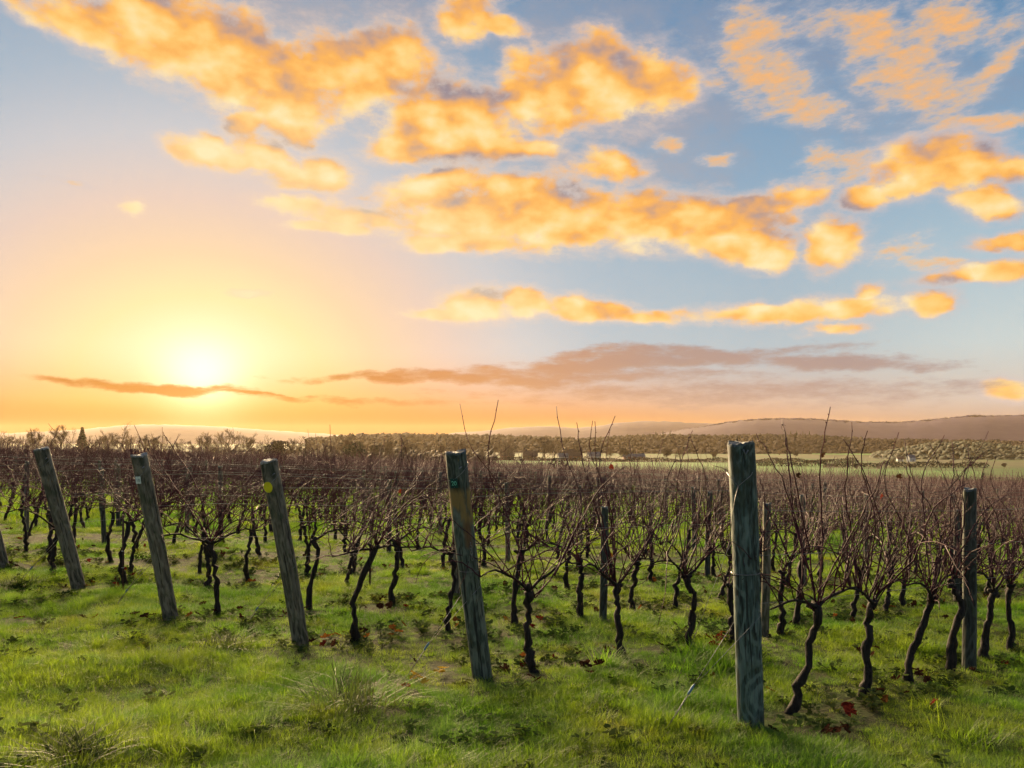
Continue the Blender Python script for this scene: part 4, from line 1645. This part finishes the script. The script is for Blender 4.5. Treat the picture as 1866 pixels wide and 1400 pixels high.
# conifers along the middle ridge
CON2 = conifer(35, 12, 2.4, M_ever)
for n, px in enumerate((1195, 1208, 1221, 1432, 1441, 1452, 1463, 1475)):
    x, y, z = on_ridge(800, 170, R1, 0, px, -13)
    sc = rngt.uniform(.42, .62)
    o = thing('conifer_tree', 'tiny hazy conifer on the middle ridge, %s from the left' % ordinal(n + 1), 'tree', (x, y, z - 1), rngt.uniform(0, 6), 'conifers on the middle ridge')
    o.scale = (sc, sc, sc)
    obj('trunk', CON2[0], o); obj('crown', CON2[1], o)


# hedges at the end of the vineyard and between fields
def hedge(px0, px1, d0, d1, h, label, mat, seed):
    rng = np.random.default_rng(seed)
    n = 90
    x0, y0 = (px0 - W0 / 2) / FPX * d0, d0
    x1, y1 = (px1 - W0 / 2) / FPX * d1, d1
    L = math.hypot(x1 - x0, y1 - y0)
    o = thing('hedge', label, 'hedge', (x0, y0, gz(x0, y0)), 0, 'field hedges')
    cr = MB()

    def shape(r):
        t_ = r.random()
        x = x0 + (x1 - x0) * t_ + r.normal(0, .45); y = y0 + (y1 - y0) * t_ + r.normal(0, .45)
        hh = h * (.8 + .22 * math.sin(t_ * 37 + seed) + .12 * math.sin(t_ * 91))
        return np.array([x - x0, y - y0, gz(x, y) - gz(x0, y0) + hh * r.random() ** .7])
    leaf_cloud(rng, int(min(L * 40, 7000)), shape, .16 if d0 < 150 else .34, cr)
    st = MB()
    for i in range(int(min(L, 80))):
        t_ = (i + .5) / min(L, 80)
        x = (x1 - x0) * t_; y = (y1 - y0) * t_
        zz = gz(x + x0, y + y0) - gz(x0, y0)
        st.tube([(x, y, zz - .2), (x + rng.normal(0, .2), y, zz + h * .7)], [.06, .02], 4)
    obj('foliage', cr.mesh('foliage', mat, False), o)
    obj('stem', st.mesh('stem', M_tbark), o)['kind'] = 'stuff'


hedge(1690, 1960, 84, 70, 1.5, 'dark clipped hedge closing the vineyard at the right edge', M_ever, 1)
hedge(1040, 1760, 96, 86, 1.15, 'low brown hedge between the vineyard and the bright field', M_scrub, 2)
hedge(860, 1560, 397, 398, 2.0, 'dark hedge along the far edge of the bright field', M_scrub, 3)
hedge(-150, 860, 300, 310, 2.6, 'brown hedge along the pasture under the left tree line', M_scrub, 4)
hedge(1380, 1800, 335, 325, 2.4, 'hedge behind the second bright field at the right', M_ever, 5)
for n, (px, py, w) in enumerate(((955, 838, 1.0), (1012, 836, 1.1), (985, 846, .8))):
    d = 165
    x, y = (px - W0 / 2) / FPX * d, d
    o = thing('shrub', 'loose brown shrub before the bright field, %s from the left of three' % ordinal((1, 3, 2)[n]), 'shrub', (x, y, gz(x, y)), n * 1.7, 'shrubs before the bright field')
    o.scale = (w, w, w * 1.1)
    obj('stem', SHRUB[0], o); obj('crown', SHRUB[1], o)

# houses
M_wallw = simple_mat('white_render', (.62, .62, .58), (.72, .72, .68), .8, .85)
M_wallb = simple_mat('old_brick', (.17, .085, .060), (.24, .13, .09), 2.0, .9)
M_tile = simple_mat('roof_tiles', (.060, .040, .034), (.11, .070, .055), 1.5, .85)
M_slate = simple_mat('slate_roof', (.10, .10, .11), (.16, .16, .17), 1.5, .7)
M_pane = simple_mat('window_glass', (.02, .025, .03), (.04, .05, .06), 1.0, .1, spec=.6)
M_frame = simple_mat('window_frame', (.55, .55, .52), (.65, .65, .6), 1.0, .6)


def house(px, dist, w, d, eave, ridge_h, rot, wall, roofm, label, chims=1, wins=3):
    x, y = (px - W0 / 2) / FPX * dist, dist
    o = thing('house', label, 'house', (x, y, gz(x, y)), rot, 'farm houses beyond the vineyard')
    o.scale = (.70 if px < 1500 else .46,) * 3
    mb = MB()
    a, b_ = w / 2, d / 2
    V = [(-a, -b_, -1), (a, -b_, -1), (a, b_, -1), (-a, b_, -1), (-a, -b_, eave), (a, -b_, eave), (a, b_, eave), (-a, b_, eave), (-a, 0, ridge_h - .1), (a, 0, ridge_h - .1)]
    mb.add(V, [(0, 1, 5, 4), (2, 3, 7, 6), (1, 2, 6, 9, 5), (3, 0, 4, 8, 7)])
    obj('wall', mb.mesh('wall', wall, False), o)
    rf = MB()
    e = .4
    for s_ in (-1, 1):
        ye = s_ * (b_ + e)
        ze = eave - e * (ridge_h - eave) / b_
        up = np.array([0, 0, .18])
        q = np.array([(-a - e, ye, ze), (a + e, ye, ze), (a + e, 0, ridge_h), (-a - e, 0, ridge_h)])
        rf.add(np.concatenate([q, q + up]), [(0, 1, 2, 3), (7, 6, 5, 4), (0, 4, 5, 1), (1, 5, 6, 2), (2, 6, 7, 3), (3, 7, 4, 0)])
    ro = obj('roof', rf.mesh('roof', roofm, False), o)
    for c in range(chims):
        cb = MB(); cx = (-a + .8) if c == 0 else (a - .8)
        cb.box((cx, 0, ridge_h + .3), (.9, .7, 1.6)); cb.box((cx, 0, ridge_h + 1.15), (1.06, .86, .14))
        for pz in (-.2, .2):
            cb.tube([(cx + pz, 0, ridge_h + 1.2), (cx + pz, 0, ridge_h + 1.55)], .11, 8)
        obj('chimney', cb.mesh('chimney', M_wallb, False), ro)
    for lv in range(2 if eave > 4 else 1):
        for k in range(wins):
            cx = -a + w * (k + .5) / wins; cz = 1.5 + lv * 2.5
            fb = MB()
            for s_ in (-1, 1):
                fb.box((cx + s_ * .5, -b_ - .03, cz), (.1, .1, 1.3)); fb.box((cx, -b_ - .03, cz + s_ * .6), (.9, .1, .1))
            wo_ = obj('window', fb.mesh('window', M_frame, False), o)
            pb = MB(); pb.box((cx, -b_ - .008, cz), (.9, .03, 1.1))
            obj('pane', pb.mesh('pane', M_pane, False), wo_)
    db = MB(); db.box((a * .15, -b_ - .03, 1.0), (1.0, .08, 2.1))
    obj('door', db.mesh('door', M_tile, False), o)


house(924, 415, 8.5, 6, 3.0, 6.6, .25, M_wallb, M_tile, 'farm house with a dark tiled roof, leftmost of the farm buildings', 1)
house(966, 410, 9.0, 6, 3.0, 6.2, -.15, M_wallb, M_tile, 'farm house with a dark roof and chimney left of the large farm tree', 1)
house(1026, 405, 6.0, 5, 2.8, 5.0, .1, M_wallw, M_slate, 'small white walled cottage between the farm trees', 0, 2)
house(1046, 420, 10, 7, 3.2, 7.4, -.3, M_wallb, M_tile, 'large barn like house with a steep dark roof, right of the white cottage', 2)
house(1082, 420, 8, 6, 3.0, 5.6, .2, M_wallw, M_slate, 'pale house with a grey roof at the right end of the farm', 1)
house(1155, 440, 15, 6, 2.4, 4.2, .05, M_wallb, M_slate, 'long low shed behind the bright field', 0, 4)
house(1660, 420, 7, 5, 4.4, 7.0, .2, M_wallw, M_slate, 'white two storey house beyond the right field', 1, 2)
house(1640, 425, 6, 5, 2.6, 5.0, -.2, M_wallw, M_tile, 'low white cottage left of the two storey house', 0, 2)

# ------------------------------------------------------------------ grass
def grass_material(name, cols, straw=.3, trans=.45, spec=.4):
    m, T, b = material(name)
    if spec == 0:
        b = T.node('ShaderNodeBsdfDiffuse')
    P = pos(T)
    oi = T.node('ShaderNodeObjectInfo')
    rnd = oi.outputs['Random']
    n1 = T.noise(P, .55, 4, .6)
    n2 = T.noise(P, 2.6, 4, .6)
    c = T.mix(T.smooth(n1, .38, .60), rgb(*cols[0]), rgb(*cols[1]))
    c = T.mix(T.mul(T.smooth(n2, .50, .66), .8), c, rgb(*cols[2]))
    c = T.mix(T.mul(T.m('POWER', rnd, 3.0), straw), c, rgb(*cols[3]))
    n3 = T.noise(P, 1.1, 3, .6)
    c = T.mix(T.mul(T.smooth(n3, .60, .72), .4), c, rgb(.20, .17, .028))
    hsv = T.node('ShaderNodeHueSaturation')
    T.put(hsv.inputs['Value'], T.lin(rnd, 0, 1, .60, 1.35))
    T.put(hsv.inputs['Color'], c)
    c = hsv.outputs[0]
    T.put(b.inputs[0], c)
    if spec:
        b.inputs['Roughness'].default_value = .55
        b.inputs['Specular IOR Level'].default_value = spec
    tr = T.node('ShaderNodeBsdfTranslucent')
    T.put(tr.inputs[0], T.mix(1.0, c, rgb(1.5, 1.45, .75), 'MULTIPLY'))
    mx = T.node('ShaderNodeMixShader'); mx.inputs[0].default_value = trans
    out = [n for n in T.t.nodes if n.type == 'OUTPUT_MATERIAL'][0]
    T.t.links.new(b.outputs[0], mx.inputs[1]); T.t.links.new(tr.outputs[0], mx.inputs[2])
    T.t.links.new(mx.outputs[0], out.inputs[0])
    return m


M_grass = grass_material('meadow_grass', [(.078, .205, .015), (.165, .255, .020), (.110, .220, .060), (.28, .28, .06)], .18, .54, .3)
M_tuss = grass_material('tussock_grass', [(.040, .070, .024), (.060, .085, .030), (.070, .100, .055), (.12, .12, .04)], .3, .35, .12)
M_weed = grass_material('low_weeds', [(.045, .085, .022), (.060, .085, .024), (.050, .085, .034), (.09, .08, .03)], .3, .3, 0)


def blade(mb, rng, root, ang, h, w, lean, curl, seg=3):
    """one bent grass blade"""
    ca, sa = math.cos(ang), math.sin(ang)
    V = []
    for i in range(seg + 1):
        t_ = i / seg
        out = lean * h * t_ + curl * h * t_ * t_
        z = h * (t_ - .35 * curl * t_ * t_ * (1 + lean))
        ww = w * (1 - t_ ** 1.6) * .5
        p = np.array([root[0] + ca * out, root[1] + sa * out, root[2] + z])
        if i < seg:
            V.append(p + np.array([-sa, ca, 0]) * ww); V.append(p - np.array([-sa, ca, 0]) * ww)
        else:
            V.append(p)
    F = [(2 * i, 2 * i + 1, 2 * i + 3, 2 * i + 2) for i in range(seg - 1)] + [(2 * seg - 2, 2 * seg - 1, 2 * seg)]
    mb.add(V, F)


def tuft(seed, n, rad, hmin, hmax, w, mat, seg=3, spread=.5):
    rng = np.random.default_rng(seed)
    mb = MB()
    for _ in range(n):
        a = rng.uniform(0, 6.28); r = rad * math.sqrt(rng.random())
        ang = a + rng.normal(0, 1.0)
        blade(mb, rng, (math.cos(a) * r, math.sin(a) * r, -.01), ang, rng.uniform(hmin, hmax), w * rng.uniform(.7, 1.3), abs(rng.normal(0, spread)) + .05, abs(rng.normal(.35, .35)), seg)
    return mb.mesh('tuft', mat)


def weed(seed, mat):
    rng = np.random.default_rng(seed)
    mb = MB()
    for _ in range(16):
        a = rng.uniform(0, 6.28); r = rng.uniform(.01, .07); z = rng.uniform(.015, .05)
        c = np.array([math.cos(a) * r, math.sin(a) * r, z])
        s_ = rng.uniform(.010, .020)
        d = np.array([math.cos(a), math.sin(a), rng.normal(.1, .35)]); d /= np.linalg.norm(d)
        sd = np.cross(d, [0, 0, 1]); sd /= np.linalg.norm(sd)
        V = [c - d * s_, c - d * s_ * .3 + sd * s_ * .8, c + d * s_ * .5 + sd * s_ * .7, c + d * s_ * 1.1, c + d * s_ * .5 - sd * s_ * .7, c - d * s_ * .3 - sd * s_ * .8]
        mb.add(V, [(0, 1, 2, 3), (0, 3, 4, 5)])
        mb.tube([(0, 0, 0), list(c - d * s_)], .0012, 3, cap=False)
    return mb.mesh('weed', mat)


SRC = []          # instance sources, kept outside the scene
def source(me):
    o = bpy.data.objects.new('grass_source', me)
    SRC.append(o)
    return o


short = [source(tuft(100 + i, 85, .085, .022, .062, .0027, M_grass)) for i in range(6)]
tall = [source(tuft(120 + i, 75, .070, .040, .105, .0030, M_grass, 4, .5)) for i in range(4)]
weeds = [source(weed(140 + i, M_weed)) for i in range(4)]
coarse = [source(tuft(160 + i, 46, .16, .05, .12, .0085, M_grass, 2)) for i in range(4)]


def vnoise(X, Y, sc, seed):
    """smooth value noise on arrays"""
    rng = np.random.default_rng(seed)
    tab = rng.random((256, 256))
    x = np.asarray(X) * sc + 1000; y = np.asarray(Y) * sc + 1000
    i = np.floor(x).astype(int); j = np.floor(y).astype(int)
    fx = x - i; fy = y - j
    fx = fx * fx * (3 - 2 * fx); fy = fy * fy * (3 - 2 * fy)
    g = lambda a, c: tab[a % 256, c % 256]
    return (g(i, j) * (1 - fx) + g(i + 1, j) * fx) * (1 - fy) + (g(i, j + 1) * (1 - fx) + g(i + 1, j + 1) * fx) * fy


ROWS = np.array(ROW_S)


def strip_w(X, Y):
    """1 under the vines, 0 in the alleys; none on the headland"""
    s = RN[0] * X + RN[1] * Y
    t_ = RD[0] * X + RD[1] * Y
    d = np.abs(s[:, None] - ROWS[None, :])
    k = d.argmin(1); dm = d[np.arange(len(s)), k]
    tend = np.array([-200.0] * N_EXTRA + [float(RD @ e[:2]) for e in ENDS])[k]
    return np.exp(-(dm / .30) ** 2) * sstep(t_ - tend, -.5, .3)


HOLES = [(ground_at(x, y), r) for x, y, r in ((915, 1362, .16), (1118, 1302, .14), (640, 1278, .10), (1515, 1335, .20), (1070, 1215, .18), (700, 1112, .25), (1560, 1290, .2), (850, 1300, .06))]


def scatter(y0, y1, dens_, seed, wide=.72):
    rng = np.random.default_rng(seed)
    n = int((y1 * y1 - y0 * y0) * wide * dens_)
    Y = np.sqrt(rng.random(n) * (y1 * y1 - y0 * y0) + y0 * y0)
    X = rng.uniform(-wide, wide, n) * Y
    return X, Y, rng


PTS = {0: [], 1: [], 2: [], 3: []}        # kind -> rows of x, y, z, rot, scale, variant


def put(kind, X, Y, scale, rng, nvar):
    Z = ground_z(X, Y)
    PTS[kind].append(np.stack([X, Y, Z, rng.uniform(0, 6.28, len(X)), scale, rng.integers(0, nvar, len(X))], 1))


for (y0, y1, dn, seed) in ((3.3, 6.5, 430, 1), (6.5, 11, 260, 2), (11, 17, 110, 3)):
    X, Y, rng = scatter(y0, y1, dn, seed)
    sw = strip_w(X, Y)
    f = vnoise(X, Y, 1.3, 5) * .6 + vnoise(X, Y, 4.0, 6) * .4
    keep = rng.random(len(X)) < (.15 + 1.35 * f) * (1 - .62 * sw)
    for G, r in HOLES:
        keep &= ~((np.hypot(X - G[0], Y - G[1]) < r) & (rng.random(len(X)) < .9))
    X, Y, f, sw = X[keep], Y[keep], f[keep], sw[keep]
    sc = (.45 + 1.1 * f) * rng.uniform(.75, 1.25, len(X)) * (1 - .25 * sw)
    tl = (vnoise(X, Y, 1.9, 7) > .66) & (rng.random(len(X)) < .55) & (sw < .5)
    put(0, X[~tl], Y[~tl], sc[~tl], rng, 6)
    put(1, X[tl], Y[tl], sc[tl] * .95, rng, 4)
X, Y, rng = scatter(3.3, 13, 26, 8)
sw = strip_w(X, Y)
keep = rng.random(len(X)) < np.clip(.15 + .9 * sw + .9 * (vnoise(X, Y, .8, 9) > .6), 0, 1)
put(2, X[keep], Y[keep], rng.uniform(.7, 1.5, keep.sum()), rng, 4)
for (y0, y1, dn, s0, seed) in ((17, 30, 34, 1.1, 11), (30, 75, 9, 2.0, 12)):
    X, Y, rng = scatter(y0, y1, dn, seed)
    sw = strip_w(X, Y)
    keep = rng.random(len(X)) < (1 - .55 * sw)
    put(3, X[keep], Y[keep], s0 * rng.uniform(.7, 1.3, keep.sum()), rng, 4)


def instancer(name, label, cat, kinds):
    """one countless mass of plants: points that carry instances of a few forms"""
    verts, rot, scl, idx = [], [], [], []
    srcs = []
    for k, forms in kinds:
        A = np.concatenate(PTS[k])
        verts.append(A[:, :3]); rot.append(A[:, 3]); scl.append(A[:, 4]); idx.append(A[:, 5] + len(srcs))
        srcs += forms
    verts = np.concatenate(verts); rot = np.concatenate(rot); scl = np.concatenate(scl); idx = np.concatenate(idx).astype(np.int32)
    me = bpy.data.meshes.new(name)
    me.vertices.add(len(verts)); me.vertices.foreach_set('co', verts.astype(np.float32).ravel())
    rng = np.random.default_rng(4)
    R3 = np.stack([rng.normal(0, .10, len(rot)), rng.normal(0, .10, len(rot)), rot], 1).astype(np.float32)
    a = me.attributes.new('rot', 'FLOAT_VECTOR', 'POINT'); a.data.foreach_set('vector', R3.ravel())
    a = me.attributes.new('scl', 'FLOAT', 'POINT'); a.data.foreach_set('value', scl.astype(np.float32))
    a = me.attributes.new('idx', 'INT', 'POINT'); a.data.foreach_set('value', idx)
    me.materials.append(M_grass)
    o = obj(name, me)
    g = bpy.data.node_groups.new(name + '_nodes', 'GeometryNodeTree')
    g.interface.new_socket('Geometry', in_out='INPUT', socket_type='NodeSocketGeometry')
    g.interface.new_socket('Geometry', in_out='OUTPUT', socket_type='NodeSocketGeometry')
    gi = g.nodes.new('NodeGroupInput'); go = g.nodes.new('NodeGroupOutput')
    m2p = g.nodes.new('GeometryNodeMeshToPoints')
    g.links.new(gi.outputs[0], m2p.inputs[0])
    join = g.nodes.new('GeometryNodeGeometryToInstance')
    for s_ in reversed(srcs):
        oi = g.nodes.new('GeometryNodeObjectInfo'); oi.inputs['Object'].default_value = s_
        g.links.new(oi.outputs['Geometry'], join.inputs[0])
    iop = g.nodes.new('GeometryNodeInstanceOnPoints')
    g.links.new(m2p.outputs[0], iop.inputs['Points']); g.links.new(join.outputs[0], iop.inputs['Instance'])
    iop.inputs['Pick Instance'].default_value = True

    def attr(n, t_):
        q = g.nodes.new('GeometryNodeInputNamedAttribute'); q.data_type = t_; q.inputs['Name'].default_value = n
        return q.outputs['Attribute']
    g.links.new(attr('idx', 'INT'), iop.inputs['Instance Index'])
    e2r = g.nodes.new('FunctionNodeEulerToRotation')
    g.links.new(attr('rot', 'FLOAT_VECTOR'), e2r.inputs[0]); g.links.new(e2r.outputs[0], iop.inputs['Rotation'])
    g.links.new(attr('scl', 'FLOAT'), iop.inputs['Scale'])
    g.links.new(iop.outputs[0], go.inputs[0])
    md = o.modifiers.new('plants', 'NODES'); md.node_group = g
    return tag(o, label, cat, kind='stuff')


instancer('grass', 'uneven wet green grass over the headland and the alleys between the vines', 'grass', [(0, short), (1, tall), (3, coarse)])
instancer('weeds', 'low broad leaved weeds in the strips under the vines', 'weeds', [(2, weeds)])
print('grass tufts', sum(len(a) for k in PTS for a in PTS[k]))

# tussocks one can point at
TUS = [(640, 1285, .30, .34, 'large dark tussock of long drooping blades left of the post tagged 20'), (1105, 1212, .12, .26, 'upright grass tuft right of the first vine behind the post tagged 20'),
       (172, 1180, .12, .17, 'small yellowish tussock below the white tagged post'), (412, 1178, .20, .17, 'brownish tussock left of the foot of the yellow disc post'),
       (130, 1386, .20, .24, 'broad grass tussock at the bottom left corner'), (1770, 1350, .22, .24, 'bright yellow green tussock in the bottom right corner'), (32, 1070, .22, .22, 'grass tussock beside the post at the left edge'),
       (1690, 1290, .10, .13, 'small bright tuft right of the vine at the far end of the bare strip')]
for n, (px, py, rad, hh, lab) in enumerate(TUS):
    G = ground_at(px, py)
    o = thing('grass_tussock', lab, 'grass', G, n * 1.3, 'grass tussocks')
    for q in range(3):
        me = tuft(200 + n * 3 + q, 90 if rad > .15 else 50, rad * .55, hh * .35, hh * .85, .0060, M_tuss if n in (0, 3, 4, 6) else M_grass, 5, .8)
        c = obj('blade_clump', me, o, (rad * .45 * math.cos(q * 2.1), rad * .45 * math.sin(q * 2.1), 0), (0, 0, q * 1.1))

# ------------------------------------------------------------------ fallen and clinging leaves
def leaf_mat(name, a, c):
    m, T, b = material(name)
    P = pos(T)
    n = T.noise(P, 60.0, 4, .6)
    oi = T.node('ShaderNodeObjectInfo')
    col = T.mix(T.smooth(n, .35, .65), rgb(*a), rgb(*c))
    b = T.node('ShaderNodeBsdfDiffuse')
    T.put(b.inputs[0], col)
    tr = T.node('ShaderNodeBsdfTranslucent'); T.put(tr.inputs[0], col)
    mx = T.node('ShaderNodeMixShader'); mx.inputs[0].default_value = .22
    out = [k for k in T.t.nodes if k.type == 'OUTPUT_MATERIAL'][0]
    T.t.links.new(b.outputs[0], mx.inputs[1]); T.t.links.new(tr.outputs[0], mx.inputs[2]); T.t.links.new(mx.outputs[0], out.inputs[0])
    return m


M_leaf = {'brown': leaf_mat('leaf_brown', (.022, .010, .006), (.055, .026, .014)), 'red': leaf_mat('leaf_red', (.075, .010, .008), (.15, .026, .014)),
          'yellow': leaf_mat('leaf_yellow', (.34, .21, .020), (.45, .32, .035)), 'orange': leaf_mat('leaf_orange', (.14, .050, .012), (.24, .10, .022))}


def leaf_mesh(seed, mat):
    """a curled five lobed vine leaf with its stalk"""
    rng = np.random.default_rng(seed)
    n = 30
    mb = MB()
    V = [(0, 0, .02)]
    c = rng.uniform(.25, .6)
    for i in range(n):
        a = -2.75 + 5.5 * i / (n - 1)
        r = .55 + .30 * abs(math.cos(a * 1.28)) ** .8 + .06 * math.sin(a * 13 + seed)
        r *= 1 + .08 * rng.normal()
        x, y = r * math.sin(a), r * math.cos(a) + .12
        V.append((x, y, c * (x * x) * .6 + .25 * c * y * y + .06 * rng.normal()))
    V.append((0, -.12, .0))
    F = [(0, i, i + 1) for i in range(1, n)] + [(0, n, n + 1), (0, n + 1, 1)]
    mb.add(np.array(V), F)
    mb.tube([(0, 0, .02), (.05, -.35, .04), (.02, -.75, .12)], .022, 4)
    return mb.mesh('leaf', mat)


LEAF = {k: [leaf_mesh(300 + i, m) for i in range(3)] for k, m in M_leaf.items()}
rngl = random.Random(12)


def fallen(x, y, size, col, label, group, lift=.035):
    o = obj('fallen_leaf', LEAF[col][rngl.randrange(3)], None, (x, y, gz(x, y) + lift), (rngl.uniform(-.7, .7), rngl.uniform(-.7, .7), rngl.uniform(0, 6.28)))
    o.scale = (size, size, size)
    tag(o, label, 'leaf', group)


SPOTS = [  # x, y, colour, count, where
    (1308, 1172, 'red', 6, 'red fallen vine leaf in the cluster left of the thick teal post'), (772, 1248, 'yellow', 4, 'yellow fallen leaf in the grass below left of the post tagged 20'),
    (808, 1236, 'yellow', 3, 'yellow fallen leaf at the left foot of the post tagged 20'), (735, 1158, 'orange', 4, 'orange fallen leaf right of the first vine behind the yellow disc post'),
    (838, 1148, 'orange', 4, 'orange fallen leaf by the vine left of the post tagged 20'), (610, 1165, 'orange', 3, 'orange fallen leaf between the yellow disc post and its first vine'),
    (1555, 1302, 'red', 3, 'dark red fallen leaf below the second vine of the nearest row'), (1522, 1340, 'brown', 5, 'brown fallen leaf in the dark patch right of the thick teal post'),
    (1462, 1262, 'red', 1, 'single red leaf by the foot of the first vine of the nearest row'), (1703, 1290, 'red', 1, 'single russet leaf right of the third vine of the nearest row'),
    (1402, 1268, 'orange', 1, 'single orange leaf just right of the thick teal post'), (38, 1134, 'red', 1, 'single red leaf in the grass at the left edge'),
    (985, 1140, 'red', 2, 'red leaf between the second row vines right of the post tagged 20'), (1075, 1222, 'brown', 6, 'brown leaf in the litter beside the upright grass tuft'),
    (705, 1112, 'brown', 6, 'brown leaf in the dark litter strip behind the yellow disc post'), (970, 1240, 'brown', 3, 'brown leaf by the first vine behind the post tagged 20'),
    (275, 1130, 'brown', 4, 'brown leaf at the foot of the white tagged post'), (1680, 1240, 'brown', 4, 'brown leaf right of the third vine of the nearest row'),
    (1580, 1195, 'brown', 4, 'brown leaf between the nearest two rows at the right')]
for (px, py, col, n, lab) in SPOTS:
    xs = sorted(px + rngl.gauss(0, 12) * (n > 1) for _ in range(n))
    for q, qx in enumerate(xs):
        G = ground_at(qx, py + rngl.gauss(0, 6) * (n > 1))
        fallen(G[0], G[1], rngl.uniform(.038, .062), col, lab if n == 1 else '%s from left, %s' % (ordinal(q + 1), lab), 'fallen vine leaves', .045)
# scattered litter under the vines, too small and many to tell apart
rng = np.random.default_rng(31)
X, Y, rg = scatter(4.0, 16, 9, 33)
sw = strip_w(X, Y)
keep = rng.random(len(X)) < np.clip(.04 + .8 * sw, 0, 1)
LB = MB()
base = leaf_mesh(333, M_leaf['brown'])
bv = np.array([v.co[:] for v in base.vertices]); bf = [tuple(p.vertices) for p in base.polygons]
for x, y in zip(X[keep], Y[keep]):
    R = np.array(Matrix.Rotation(rng.uniform(0, 6.28), 3, 'Z') @ Matrix.Rotation(rng.normal(0, .6), 3, 'X') @ Matrix.Rotation(rng.normal(0, .6), 3, 'Y'))
    LB.add(bv @ R.T * rng.uniform(.025, .055) + np.array([x, y, gz(x, y) + rng.uniform(.01, .04)]), bf, int(rng.choice([0, 0, 0, 0, 1, 2])))
tag(obj('leaf_litter', LB.mesh('leaf_litter', [M_leaf['brown'], M_leaf['orange'], M_leaf['red']], False)), 'small dead brown leaves strewn under the vines', 'leaf litter', kind='stuff')

# a few withered leaves still hanging in the canes
CL = [(1114, 852, 6.9, 'red', 'red withered leaf hanging in the canes right of the post tagged 20'), (728, 896, 7.6, 'red', 'red withered leaf hanging in the canes left of the post tagged 20'),
      (1606, 905, 6.2, 'red', 'red withered leaf hanging in the canes right of the thick teal post'), (1455, 866, 5.9, 'brown', 'brown withered leaf hanging above the first vine of the nearest row'),
      (1640, 868, 6.3, 'brown', 'brown withered leaf hanging above the third vine of the nearest row'), (1500, 830, 5.8, 'brown', 'dark withered leaf high in the canes above the nearest row')]
for n, (px, py, d, col, lab) in enumerate(CL):
    p = at_depth(px, py, d)
    o = obj('withered_leaf', LEAF[col][n % 3], None, p, (1.5 + .3 * n, .4 * n, n))
    o.scale = (.026,) * 3
    tag(o, lab, 'leaf', 'withered leaves left on the vines')
